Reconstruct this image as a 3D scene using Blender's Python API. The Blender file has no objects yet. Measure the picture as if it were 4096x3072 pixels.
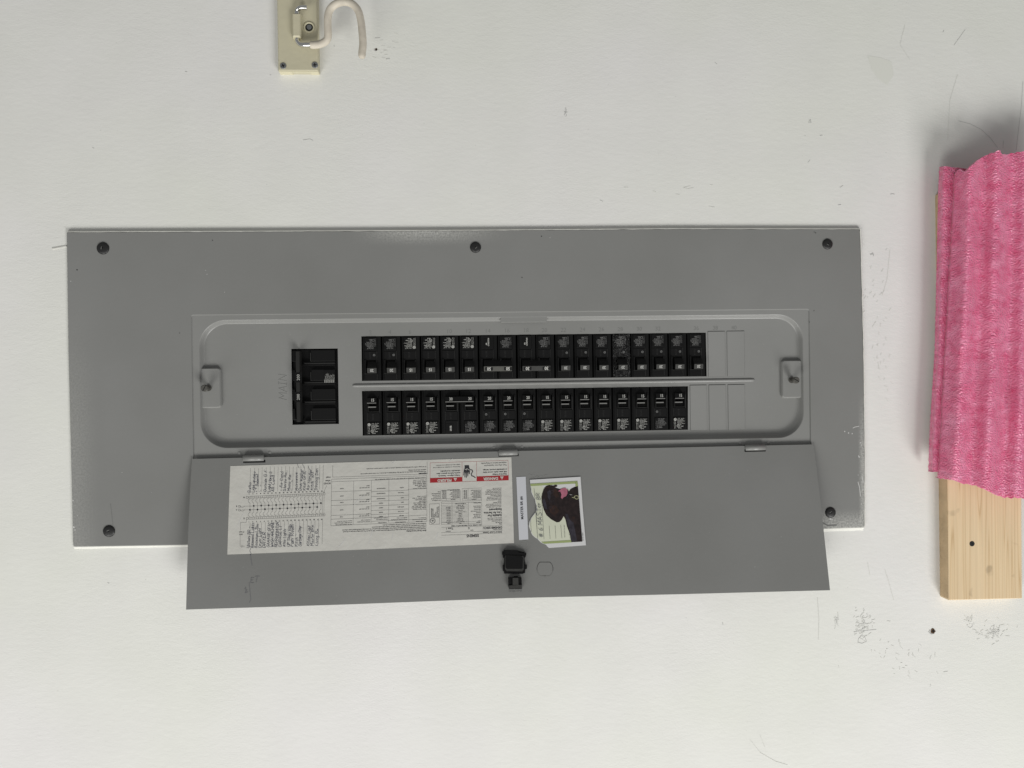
import bpy, math, random
from mathutils import Vector, Matrix
from mathutils.geometry import tessellate_polygon
from mathutils import noise as mnoise
random.seed(7)
S = bpy.context.scene
COL = S.collection
# ---------------------------------------------------------------- camera
# local frame of the wall: x right, y up, h = distance off the cover plate of the panel (metres)
def V3(x, y, h): return Vector((x, -h, y))
FOC, CX, CY = 3074.0, 2048.0, 1536.0
AX, AY, AZ = -0.00593629, -0.05074108, -0.01405389
CAM = Vector((-0.00417173, 0.00623479, 1.0298907))
RM = Matrix.Rotation(AZ, 3, 'Z') @ Matrix.Rotation(AY, 3, 'Y') @ Matrix.Rotation(AX, 3, 'X')
L2W = Matrix(((1, 0, 0), (0, 0, -1), (0, 1, 0)))
cd = bpy.data.cameras.new('camera'); cam = bpy.data.objects.new('camera', cd); COL.objects.link(cam)
cd.sensor_width = 36.0; cd.lens = FOC / 4096 * 36.0; cd.clip_start = 0.01; cd.clip_end = 100
cam.matrix_world = Matrix.Translation(V3(*CAM)) @ (L2W @ RM).to_4x4()
S.camera = cam
# ---------------------------------------------------------------- light
w = bpy.data.worlds.new('World'); S.world = w; w.use_nodes = True
bg = w.node_tree.nodes['Background']; bg.inputs[0].default_value = (0.99, 1.0, 1.0, 1); bg.inputs[1].default_value = 0.235
def area(name, pos, aim, sx, sy, power, col):
    l = bpy.data.lights.new(name, 'AREA'); l.shape = 'RECTANGLE'; l.size = sx; l.size_y = sy; l.energy = power; l.color = col
    o = bpy.data.objects.new(name, l); COL.objects.link(o); p = V3(*pos); o.location = p
    o.rotation_euler = (V3(*aim) - p).to_track_quat('-Z', 'Y').to_euler()
area('doorway_light', (2.0, -3.5, 2.6), (0.2, 0.0, 0.0), 1.8, 1.5, 146, (1.0, 0.99, 0.975))
area('left_doorway_light', (-2.0, -3.2, 2.4), (-0.1, 0.0, 0.0), 2.6, 1.6, 98, (1.0, 0.99, 0.955))
S.view_settings.view_transform = 'Standard'; S.view_settings.look = 'None'
S.view_settings.exposure = 0.0; S.view_settings.gamma = 1.0
WALL = -0.004; TRAY = -0.0015; FLOOR = -0.0095

def P(u, v, h=0.0):
    """point of the wall frame, at height h, seen at pixel (u, v) of the 4096 x 3072 photograph"""
    d = RM @ Vector(((u - CX) / FOC, -(v - CY) / FOC, -1.0))
    q = CAM + d * ((h - CAM.z) / d.z)
    return (q.x, q.y, h)
def P2(u, v, h=0.0): return P(u, v, h)[:2]

# ---------------------------------------------------------------- materials
def nt(m): return m.node_tree.nodes, m.node_tree.links
def mat(name, col, rough=0.5, spec=0.5, metal=0.0, bump=None, var=None, coat=0.0):
    m = bpy.data.materials.new(name); m.use_nodes = True; N, L = nt(m); b = N['Principled BSDF']
    b.inputs['Base Color'].default_value = (*col, 1); b.inputs['Roughness'].default_value = rough
    b.inputs['Metallic'].default_value = metal; b.inputs['Specular IOR Level'].default_value = spec
    b.inputs['Coat Weight'].default_value = coat
    tc = N.new('ShaderNodeTexCoord'); pass
    geo = N.new('ShaderNodeNewGeometry')
    if var:   # (scale, amount, detail)
        n = N.new('ShaderNodeTexNoise'); n.inputs['Scale'].default_value = var[0]; n.inputs['Detail'].default_value = var[2]
        L.new(geo.outputs['Position'], n.inputs['Vector'])
        mr = N.new('ShaderNodeMapRange'); mr.inputs['From Min'].default_value = .3; mr.inputs['From Max'].default_value = .7
        mr.inputs['To Min'].default_value = 1 - var[1]; mr.inputs['To Max'].default_value = 1 + var[1]
        L.new(n.outputs['Fac'], mr.inputs['Value'])
        mx = N.new('ShaderNodeVectorMath'); mx.operation = 'SCALE'; mx.inputs[0].default_value = col
        L.new(mr.outputs[0], mx.inputs['Scale']); L.new(mx.outputs[0], b.inputs['Base Color'])
    if bump:  # (scale, distance, detail[, strength])
        n = N.new('ShaderNodeTexNoise'); n.inputs['Scale'].default_value = bump[0]; n.inputs['Detail'].default_value = bump[2]
        L.new(geo.outputs['Position'], n.inputs['Vector'])
        bp = N.new('ShaderNodeBump'); bp.inputs['Distance'].default_value = bump[1]
        bp.inputs['Strength'].default_value = bump[3] if len(bump) > 3 else 1.0
        L.new(n.outputs['Fac'], bp.inputs['Height']); L.new(bp.outputs[0], b.inputs['Normal'])
    return m

def wall_material():
    m = bpy.data.materials.new('painted_wall'); m.use_nodes = True; N, L = nt(m); b = N['Principled BSDF']
    geo = N.new('ShaderNodeNewGeometry'); pos = geo.outputs['Position']
    def noise(sc, det, vec=pos, rough=.5):
        n = N.new('ShaderNodeTexNoise'); n.inputs['Scale'].default_value = sc; n.inputs['Detail'].default_value = det
        n.inputs['Roughness'].default_value = rough; L.new(vec, n.inputs['Vector']); return n.outputs['Fac']
    def mr(a, f0, f1, t0, t1):
        n = N.new('ShaderNodeMapRange'); L.new(a, n.inputs['Value'])
        for k, v in zip(('From Min', 'From Max', 'To Min', 'To Max'), (f0, f1, t0, t1)): n.inputs[k].default_value = v
        return n.outputs[0]
    def math_(op, a, c):
        n = N.new('ShaderNodeMath'); n.operation = op
        for i, x in enumerate((a, c)):
            if isinstance(x, (int, float)): n.inputs[i].default_value = x
            else: L.new(x, n.inputs[i])
        return n.outputs[0]
    ma = N.new('ShaderNodeMapping'); ma.inputs['Scale'].default_value = (1, 1, 2.2); L.new(pos, ma.inputs['Vector'])
    big = mr(noise(3.0, 3), .35, .65, 0, 1)
    mid = mr(noise(14, 5), .35, .65, .985, 1.012)
    spk = mr(noise(420, 2), .745, .78, 1, .80)
    col = N.new('ShaderNodeMix'); col.data_type = 'RGBA'; L.new(big, col.inputs['Factor'])
    col.inputs[6].default_value = (.775, .78, .725, 1); col.inputs[7].default_value = (.795, .785, .765, 1)
    sc = N.new('ShaderNodeVectorMath'); sc.operation = 'SCALE'; L.new(col.outputs[2], sc.inputs[0])
    L.new(math_('MULTIPLY', mid, spk), sc.inputs['Scale']); L.new(sc.outputs[0], b.inputs['Base Color'])
    b.inputs['Roughness'].default_value = .62; b.inputs['Specular IOR Level'].default_value = .35
    h1 = noise(330, 3, ma.outputs[0]); h2 = noise(90, 3, ma.outputs[0]); h3 = noise(7, 2)
    patch = mr(noise(5, 2), .42, .62, .35, 1.0)
    h = math_('ADD', math_('MULTIPLY', math_('MULTIPLY', h1, patch), .00042), math_('MULTIPLY', h2, .0005))
    h = math_('ADD', h, math_('MULTIPLY', h3, .0012))
    bp = N.new('ShaderNodeBump'); bp.inputs['Distance'].default_value = 1.0; bp.inputs['Strength'].default_value = .4
    L.new(h, bp.inputs['Height']); L.new(bp.outputs[0], b.inputs['Normal'])
    return m
def gray_paint(name, spray=False, rough=.44, g=1.0):
    m = bpy.data.materials.new(name); m.use_nodes = True; N, L = nt(m); b = N['Principled BSDF']
    geo = N.new('ShaderNodeNewGeometry'); pos = geo.outputs['Position']
    n = N.new('ShaderNodeTexNoise'); n.inputs['Scale'].default_value = 5; n.inputs['Detail'].default_value = 7; L.new(pos, n.inputs['Vector'])
    r = N.new('ShaderNodeValToRGB'); r.color_ramp.elements[0].position = .3; r.color_ramp.elements[1].position = .7
    r.color_ramp.elements[0].color = (.206 * g, .207 * g, .197 * g, 1); r.color_ramp.elements[1].color = (.240 * g, .241 * g, .233 * g, 1)
    L.new(n.outputs['Fac'], r.inputs[0]); out = r.outputs[0]
    # pin-head pale specks
    v = N.new('ShaderNodeTexNoise'); v.inputs['Scale'].default_value = 600; v.inputs['Detail'].default_value = 1; L.new(pos, v.inputs['Vector'])
    mr = N.new('ShaderNodeMapRange'); L.new(v.outputs['Fac'], mr.inputs['Value'])
    for k, q in zip(('From Min', 'From Max', 'To Min', 'To Max'), (.79, .82, 0, .55)): mr.inputs[k].default_value = q
    mx = N.new('ShaderNodeMix'); mx.data_type = 'RGBA'; L.new(mr.outputs[0], mx.inputs['Factor']); L.new(out, mx.inputs[6]); mx.inputs[7].default_value = (.5, .5, .48, 1); out = mx.outputs[2]
    if spray:   # white overspray mist left by the wall painting: along the top edge, the right and lower edges; the left mask paints a sheen
        sp = N.new('ShaderNodeSeparateXYZ'); L.new(pos, sp.inputs[0])
        def M_(op, a, c=0.0, cl=False):
            n = N.new('ShaderNodeMath'); n.operation = op; n.use_clamp = cl
            for i, x in enumerate((a, c)):
                if isinstance(x, (int, float)): n.inputs[i].default_value = x
                else: L.new(x, n.inputs[i])
            return n.outputs[0]
        def rng(a, f0, f1):
            n = N.new('ShaderNodeMapRange'); n.interpolation_type = 'SMOOTHSTEP'; L.new(a, n.inputs['Value']); n.inputs['From Min'].default_value = f0; n.inputs['From Max'].default_value = f1
            return n.outputs[0]
        X, Z = sp.outputs['X'], sp.outputs['Z']
        top = M_('MULTIPLY', rng(Z, .183, .2065), M_('MULTIPLY', rng(X, -.17, -.08), rng(X, .06, -.06)))
        low = M_('MULTIPLY', rng(Z, -.176, -.203), rng(X, .36, .44))
        rgt = M_('MULTIPLY', rng(X, .522, .530), rng(Z, .0, -.12))
        left_sheen = M_('MULTIPLY', rng(X, -.49, -.53), M_('MULTIPLY', rng(Z, .13, -.06), .34))  # window sheen painted pale, low on the left side
        tot = M_('ADD', M_('ADD', top, low), M_('ADD', rgt, left_sheen), True)
        g = N.new('ShaderNodeTexNoise'); g.inputs['Scale'].default_value = 420; g.inputs['Detail'].default_value = 6; g.inputs['Roughness'].default_value = .75; L.new(pos, g.inputs['Vector'])
        fac = M_('MULTIPLY', tot, rng(g.outputs['Fac'], .32, .68)); fac = M_('MULTIPLY', fac, .80)
        mx = N.new('ShaderNodeMix'); mx.data_type = 'RGBA'; L.new(fac, mx.inputs['Factor']); L.new(out, mx.inputs[6]); mx.inputs[7].default_value = (.62, .62, .58, 1); out = mx.outputs[2]
    L.new(out, b.inputs['Base Color'])
    b.inputs['Roughness'].default_value = rough; b.inputs['Specular IOR Level'].default_value = .45
    q = N.new('ShaderNodeTexNoise'); q.inputs['Scale'].default_value = 240; q.inputs['Detail'].default_value = 3; L.new(pos, q.inputs['Vector'])
    q2 = N.new('ShaderNodeTexNoise'); q2.inputs['Scale'].default_value = 5; q2.inputs['Detail'].default_value = 1; L.new(pos, q2.inputs['Vector'])
    b1 = N.new('ShaderNodeBump'); b1.inputs['Distance'].default_value = .0030; b1.inputs['Strength'].default_value = .8; L.new(q2.outputs['Fac'], b1.inputs['Height'])
    bp = N.new('ShaderNodeBump'); bp.inputs['Distance'].default_value = .00012; bp.inputs['Strength'].default_value = .7; L.new(q.outputs['Fac'], bp.inputs['Height'])
    L.new(b1.outputs[0], bp.inputs['Normal']); L.new(bp.outputs[0], b.inputs['Normal'])
    return m
def wood_material():
    m = bpy.data.materials.new('pine'); m.use_nodes = True; N, L = nt(m); b = N['Principled BSDF']
    tc = N.new('ShaderNodeTexCoord'); ma = N.new('ShaderNodeMapping'); ma.inputs['Scale'].default_value = (1, 1, .02)
    L.new(tc.outputs['Object'], ma.inputs['Vector'])
    n = N.new('ShaderNodeTexNoise'); n.inputs['Scale'].default_value = 30; n.inputs['Detail'].default_value = 2; L.new(ma.outputs[0], n.inputs['Vector'])
    wv = N.new('ShaderNodeTexWave'); wv.bands_direction = 'X'; wv.inputs['Scale'].default_value = 62; wv.inputs['Distortion'].default_value = 5.0; wv.inputs['Detail'].default_value = 2; wv.inputs['Detail Scale'].default_value = .6
    L.new(ma.outputs[0], wv.inputs['Vector'])
    r = N.new('ShaderNodeValToRGB'); e = r.color_ramp.elements
    e[0].position = 0; e[0].color = (.61, .435, .245, 1); e[1].position = .22; e[1].color = (.735, .56, .345, 1)
    r.color_ramp.elements.new(1.0).color = (.77, .60, .385, 1)
    g = N.new('ShaderNodeTexNoise'); g.inputs['Scale'].default_value = 150; g.inputs['Detail'].default_value = 0; L.new(ma.outputs[0], g.inputs['Vector'])
    ad = N.new('ShaderNodeMath'); ad.operation = 'MULTIPLY'; ad.inputs[1].default_value = 7.0; L.new(g.outputs['Fac'], ad.inputs[0])
    fr = N.new('ShaderNodeMath'); fr.operation = 'PINGPONG'; fr.inputs[1].default_value = 1.0; L.new(ad.outputs[0], fr.inputs[0])
    L.new(fr.outputs[0], r.inputs[0])
    f = N.new('ShaderNodeTexNoise'); f.inputs['Scale'].default_value = 350; f.inputs['Detail'].default_value = 3; L.new(ma.outputs[0], f.inputs['Vector'])
    mr = N.new('ShaderNodeMapRange'); L.new(f.outputs['Fac'], mr.inputs['Value']); mr.inputs['To Min'].default_value = .86; mr.inputs['To Max'].default_value = 1.12
    # little knots
    vo = N.new('ShaderNodeTexNoise'); vo.inputs['Scale'].default_value = 34; vo.inputs['Detail'].default_value = 2; L.new(tc.outputs['Object'], vo.inputs['Vector'])
    kn = N.new('ShaderNodeMapRange'); L.new(vo.outputs['Fac'], kn.inputs['Value'])
    for k, q in zip(('From Min', 'From Max', 'To Min', 'To Max'), (.68, .76, 1, .72)): kn.inputs[k].default_value = q
    mm = N.new('ShaderNodeMath'); mm.operation = 'MULTIPLY'; L.new(mr.outputs[0], mm.inputs[0]); L.new(kn.outputs[0], mm.inputs[1])
    s = N.new('ShaderNodeVectorMath'); s.operation = 'SCALE'; L.new(r.outputs[0], s.inputs[0]); L.new(mm.outputs[0], s.inputs['Scale'])
    L.new(s.outputs[0], b.inputs['Base Color']); b.inputs['Roughness'].default_value = .6; b.inputs['Specular IOR Level'].default_value = .25
    bp = N.new('ShaderNodeBump'); bp.inputs['Distance'].default_value = .00008; L.new(wv.outputs['Fac'], bp.inputs['Height']); L.new(bp.outputs[0], b.inputs['Normal'])
    return m
def foam_material():
    m = bpy.data.materials.new('pink_foam'); m.use_nodes = True; N, L = nt(m); b = N['Principled BSDF']
    geo = N.new('ShaderNodeNewGeometry'); ma = N.new('ShaderNodeMapping'); ma.inputs['Scale'].default_value = (1, 1, 1.3); L.new(geo.outputs['Position'], ma.inputs['Vector'])
    n = N.new('ShaderNodeTexNoise'); n.inputs['Scale'].default_value = 60; n.inputs['Detail'].default_value = 8; n.inputs['Roughness'].default_value = .62; L.new(ma.outputs[0], n.inputs['Vector'])
    r = N.new('ShaderNodeValToRGB'); e = r.color_ramp.elements
    e[0].position = .30; e[0].color = (.73, .095, .23, 1); e[1].position = .72; e[1].color = (.89, .31, .48, 1)
    L.new(n.outputs['Fac'], r.inputs[0]); L.new(r.outputs[0], b.inputs['Base Color'])
    b.inputs['Subsurface Weight'].default_value = .28; b.inputs['Subsurface Radius'].default_value = (.02, .005, .008); b.inputs['Subsurface Scale'].default_value = .35
    b.inputs['Roughness'].default_value = .25; b.inputs['Specular IOR Level'].default_value = .7
    v = N.new('ShaderNodeTexVoronoi'); v.inputs['Scale'].default_value = 430; L.new(ma.outputs[0], v.inputs['Vector'])
    n2 = N.new('ShaderNodeTexNoise'); n2.inputs['Scale'].default_value = 300; n2.inputs['Detail'].default_value = 4; L.new(ma.outputs[0], n2.inputs['Vector'])
    a = N.new('ShaderNodeMath'); a.operation = 'ADD'; L.new(v.outputs['Distance'], a.inputs[0]); L.new(n2.outputs['Fac'], a.inputs[1])
    bp = N.new('ShaderNodeBump'); b.inputs['Sheen Weight'].default_value = .25; b.inputs['Sheen Roughness'].default_value = .4
    bp.inputs['Distance'].default_value = .00125; bp.inputs['Strength'].default_value = .9; L.new(a.outputs[0], bp.inputs['Height']); L.new(bp.outputs[0], b.inputs['Normal'])
    return m

M = dict(
    wall=wall_material(), gray=gray_paint('gray_enamel', True), doorgray=gray_paint('gray_enamel_door'), tray=gray_paint('gray_enamel_inner', rough=.36, g=1.12), wood=wood_material(), foam=foam_material(),
    black=mat('black_plastic', (.0065, .0065, .0065), .45, .22, bump=(500, .0001, 2)), void=mat('dark_void', (.003, .003, .003), .9, .1),
    maintie=mat('main_handle_plastic', (.018, .018, .017), .5, .3),
    handle=mat('gray_black_plastic', (.045, .045, .042), .5, .3, var=(300, .12, 2)), tie=mat('gray_tie_plastic', (.078, .077, .068), .55, .4, var=(200, .1, 2)),
    bar=mat('lit_gray_edge', (.19, .19, .18), .45, .5), edge=mat('pale_edge_plastic', (.06, .06, .058), .4, .4),  # paler tones paint light on handle, slot, knockout and bevel edges
    sticker=mat('label_black_film', (.005, .005, .005), .5, .2),
    white=mat('white_print', (.50, .50, .47), .6, .3), dim=mat('faded_print', (.22, .22, .215), .6, .3), num=mat('number_print', (.42, .42, .40), .6, .3),
    screwblack=mat('blackened_steel', (.014, .014, .014), .45, .5, bump=(900, .0002, 2)), screwgray=mat('tarnished_steel', (.16, .155, .14), .42, .6, .7, bump=(700, .0002, 2)),
    zinc=mat('zinc_screw', (.30, .31, .31), .4, .5, .8), chrome=mat('bright_steel', (.72, .72, .70), .16, .5, 1.0), dark=mat('dark_recess', (.01, .01, .01), .7, .2),
    beige=mat('beige_plastic', (.56, .525, .38), .5, .4, bump=(60, .0006, 3), var=(18, .035, 4)), beige_lit=mat('lit_beige_edge', (.63, .59, .42), .5, .4),  # second beige is the first, brightened for light from below
    vinyl=mat('grubby_vinyl', (.60, .55, .46), .55, .4, bump=(120, .0005, 3), var=(60, .13, 4)),
    paper=mat('label_paper', (.60, .59, .545), .5, .4, bump=(45, .0012, 4), var=(40, .03, 4)), ink=mat('printing_ink', (.035, .035, .04), .6, .3),
    pen=mat('pen_ink', (.03, .035, .07), .5, .3), red=mat('warning_red', (.36, .022, .028), .5, .4), tape=mat('label_tape', (.60, .61, .64), .35, .5),
    note=mat('note_paper', (.66, .66, .66), .45, .4, var=(40, .03, 3)), cream=mat('note_cream', (.63, .65, .52), .5, .3, var=(30, .03, 3)), green=mat('note_green', (.33, .39, .17), .5, .3),
    fur=mat('print_dark_brown', (.018, .011, .011), .4, .4, var=(220, .5, 4)), fur2=mat('print_bluish_brown', (.036, .032, .042), .4, .4, var=(200, .4, 4)),
    fur3=mat('print_red_brown', (.032, .016, .012), .4, .4, var=(200, .4, 4)), tongue=mat('print_pink', (.42, .14, .20), .4, .4, var=(150, .15, 3)), gold=mat('print_gold', (.40, .40, .24), .4, .4),
    scuff=mat('scuff_graphite', (.50, .50, .485), .7, .2), faint=mat('faint_scuff', (.735, .735, .695), .7, .2), stain=mat('faint_stain', (.745, .75, .69), .6, .3), rust=mat('plug_brown', (.10, .06, .035), .8, .2),
    fleck=mat('white_paint_fleck', (.62, .62, .60), .5, .3), shade_smudge=mat('gray_shade_smudge', (.168, .170, .163), .55, .4), lit=mat('lit_stamped_edge', (.30, .303, .29), .45, .5),  # the last two also paint shaded and lit edges of the stamping
    speck=mat('speckle_print', (.32, .32, .32), .5, .3), hull=mat('caulk_paint', (.76, .755, .70), .55, .35, bump=(120, .0008, 3)),
    endgrain=mat('rough_sawn_pine', (.55, .41, .25), .75, .15, bump=(160, .0012, 5), var=(35, .16, 5)), faintgray=mat('pencil_on_gray', (.178, .180, .184), .6, .3),
)

# ---------------------------------------------------------------- mesh builder
class MB:
    def __init__(s): s.v = []; s.f = []; s.m = []; s.sm = []; s.mats = []; s.cur = 0
    def use(s, k):
        m = M[k]
        if m not in s.mats: s.mats.append(m)
        s.cur = s.mats.index(m); return s
    def add(s, vs, fs, smooth=False):
        o = len(s.v); s.v += [tuple(a) for a in vs]
        for f in fs: s.f.append(tuple(i + o for i in f)); s.m.append(s.cur); s.sm.append(smooth)
        return s
    def box(s, x0, x1, y0, y1, h0, h1, c=0.0, taper=0.0):
        if x0 > x1: x0, x1 = x1, x0
        if y0 > y1: y0, y1 = y1, y0
        t = taper
        vs = [(x0 - t, y0 - t, h0), (x1 + t, y0 - t, h0), (x1 + t, y1 + t, h0), (x0 - t, y1 + t, h0)]
        fs = []
        if c:
            vs += [(x0, y0, h1 - c), (x1, y0, h1 - c), (x1, y1, h1 - c), (x0, y1, h1 - c)]
            vs += [(x0 + c, y0 + c, h1), (x1 - c, y0 + c, h1), (x1 - c, y1 - c, h1), (x0 + c, y1 - c, h1)]
            for a in (0, 4):
                for i in range(4): j = (i + 1) % 4; fs.append((a + i, a + j, a + j + 4, a + i + 4))
            fs.append((8, 9, 10, 11))
        else:
            vs += [(x0, y0, h1), (x1, y0, h1), (x1, y1, h1), (x0, y1, h1)]
            for i in range(4): j = (i + 1) % 4; fs.append((i, j, j + 4, i + 4))
            fs.append((4, 5, 6, 7))
        fs.append((3, 2, 1, 0))
        return s.add(vs, fs)
    def flat(s, pts, h=None):
        vs = [(p[0], p[1], h if h is not None else p[2]) for p in pts]
        a = sum(vs[i][0] * vs[(i + 1) % len(vs)][1] - vs[(i + 1) % len(vs)][0] * vs[i][1] for i in range(len(vs)))
        if a < 0: vs.reverse()
        if len(vs) <= 4: return s.add(vs, [tuple(range(len(vs)))])
        tr = tessellate_polygon([[Vector((p[0], p[1], 0)) for p in vs]])
        return s.add(vs, [s._ccw(vs, t) for t in tr])
    def _ccw(s, vs, t):
        a, b, c = (vs[i] for i in t)
        return tuple(t) if (b[0] - a[0]) * (c[1] - a[1]) - (c[0] - a[0]) * (b[1] - a[1]) > 0 else tuple(reversed(t))
    def holed(s, loops, h):
        L = [[Vector((p[0], p[1], 0)) for p in l] for l in loops]; vs = [(p.x, p.y, h) for l in L for p in l]
        return s.add(vs, [s._ccw(vs, t) for t in tessellate_polygon(L)])
    def prism(s, pts, h0, h1, c=0.0, smooth=False):
        a = sum(pts[i][0] * pts[(i + 1) % len(pts)][1] - pts[(i + 1) % len(pts)][0] * pts[i][1] for i in range(len(pts)))
        pts = [tuple(p[:2]) for p in (pts if a > 0 else list(reversed(pts)))]; n = len(pts)
        rings = [(pts, h0)]
        if c:
            ins = []
            for i in range(n):
                p0, p1, p2 = Vector(pts[i - 1]), Vector(pts[i]), Vector(pts[(i + 1) % n])
                d1 = (p1 - p0).normalized(); d2 = (p2 - p1).normalized(); nn = Vector((-(d1 + d2).y, (d1 + d2).x))
                nn = nn.normalized() if nn.length > 1e-9 else Vector((-d1.y, d1.x)); k = c / max(.4, nn.dot(Vector((-d1.y, d1.x))))
                ins.append(tuple(p1 + nn * k))
            rings += [(pts, h1 - c), (ins, h1)]
        else: rings += [(pts, h1)]
        vs = []
        for r, h in rings: vs += [(p[0], p[1], h) for p in r]
        fs = [(k * n + i, k * n + (i + 1) % n, (k + 1) * n + (i + 1) % n, (k + 1) * n + i) for k in range(len(rings) - 1) for i in range(n)]
        s.add(vs, fs, smooth)
        return s.flat(rings[-1][0], h1)
    def cyl(s, x, y, r, h0, h1, n=24, c=0.0, smooth=True):
        pts = [(x + r * math.cos(2 * math.pi * i / n), y + r * math.sin(2 * math.pi * i / n)) for i in range(n)]
        return s.prism(pts, h0, h1, c, smooth)
    def tube(s, path, r, n=12, cap=True):
        path = [Vector(p) for p in path]; R = r if isinstance(r, (list, tuple)) else [r] * len(path); vs = []; up = Vector((.13, .21, .97)); prev = None
        for i, p in enumerate(path):
            t = (path[min(i + 1, len(path) - 1)] - path[max(i - 1, 0)]).normalized()
            a = t.cross(up if prev is None else prev.cross(t)).normalized() if prev is not None else t.cross(up).normalized()
            b = t.cross(a).normalized(); a = b.cross(t); prev = a
            for k in range(n):
                an = 2 * math.pi * k / n; vs.append(p + a * (R[i] * math.cos(an)) + b * (R[i] * math.sin(an)))
        fs = [(i * n + k, (i + 1) * n + k, (i + 1) * n + (k + 1) % n, i * n + (k + 1) % n) for i in range(len(path) - 1) for k in range(n)]
        if cap: fs += [tuple(range(n)), tuple(reversed(range((len(path) - 1) * n, len(path) * n)))]
        return s.add(vs, fs, True)
    def strip(s, pts, wd, lift=0.0, T=None):
        """ink line: 2-D polyline as thin ribbon; T maps (x, y) to a 3-D point"""
        T = T or (lambda x, y: (x, y, lift))
        for a, b in zip(pts[:-1], pts[1:]):
            d = Vector((b[0] - a[0], b[1] - a[1]))
            if d.length < 1e-9: continue
            d.normalize(); nrm = Vector((-d.y, d.x)) * wd / 2; e = d * wd * .3
            q = [(a[0] - e.x - nrm.x, a[1] - e.y - nrm.y), (b[0] + e.x - nrm.x, b[1] + e.y - nrm.y), (b[0] + e.x + nrm.x, b[1] + e.y + nrm.y), (a[0] - e.x + nrm.x, a[1] - e.y + nrm.y)]
            s.k = (getattr(s, 'k', 0) + 1) % 24; dz = s.k * 2e-6   # crossing strokes never share a plane
            s.add([(lambda t: (t[0], t[1], t[2] + dz))(T(*p)) for p in q], [(0, 1, 2, 3)])
        return s
    def text(s, txt, x, y, size, T=None, rot=0.0, align='LEFT', bold=0.0, sx=1.0, lift=0.0):
        vs, fs = glyphs(txt, align, bold); c, n = math.cos(rot), math.sin(rot); T = T or (lambda a, b: (a, b, lift))
        return s.add([T(x + size * (c * sx * a - n * b), y + size * (n * sx * a + c * b)) for a, b in vs], fs)
    def pen(s, txt, x, y, size, T=None, rot=0.0, wd=.1, jit=.06, rnd=random, adv=1.0, lift=0.0):
        """handwriting: single-stroke letters with a wobble"""
        T = T or (lambda a, b: (a, b, lift)); c, n = math.cos(rot), math.sin(rot); px = 0.0; drift = rnd.uniform(-.03, .03)
        for ch in txt:
            g = STROKE.get(ch)
            if g is None: px += .5 * adv; continue
            wdt, ls = g; k = rnd.uniform(.88, 1.14); sl = rnd.uniform(.02, .22); oy = rnd.uniform(-.06, .06) + drift * px
            for l in ls:
                pts = []
                for (a, b) in l:
                    a2 = px + (a * k + b * sl) / 6 + rnd.uniform(-jit, jit) * .5; b2 = b * k / 6 + oy + rnd.uniform(-jit, jit) * .5
                    pts.append((x + size * (c * a2 - n * b2), y + size * (n * a2 + c * b2)))
                s.strip(pts, size * wd, T=T)
            px += (wdt * k / 6 + .16) * adv
        return s
    def mesh(s, name):
        me = bpy.data.meshes.new(name); me.from_pydata([V3(*a) for a in s.v], [], s.f)
        for m in s.mats: me.materials.append(m)
        me.polygons.foreach_set('material_index', s.m); me.polygons.foreach_set('use_smooth', s.sm); me.update(); return me
    def build(s, name, parent=None, loc=None):
        return link(name, s.mesh(name), parent, loc)
def link(name, me, parent=None, loc=None):
    o = bpy.data.objects.new(name, me); COL.objects.link(o)
    if parent: o.parent = parent
    if loc: o.location = V3(*loc)
    return o
_gc = {}
def glyphs(txt, align, bold):
    k = (txt, align, bold)
    if k not in _gc:
        cu = bpy.data.curves.new('t', 'FONT'); cu.body = txt; cu.align_x = align; cu.resolution_u = 2 if len(txt) < 14 else 1; cu.offset = bold; cu.fill_mode = 'FRONT'
        o = bpy.data.objects.new('t', cu); me = bpy.data.meshes.new_from_object(o)
        _gc[k] = ([(v.co.x, v.co.y) for v in me.vertices], [tuple(p.vertices) for p in me.polygons])
        bpy.data.meshes.remove(me); bpy.data.objects.remove(o); bpy.data.curves.remove(cu)
    return _gc[k]
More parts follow.
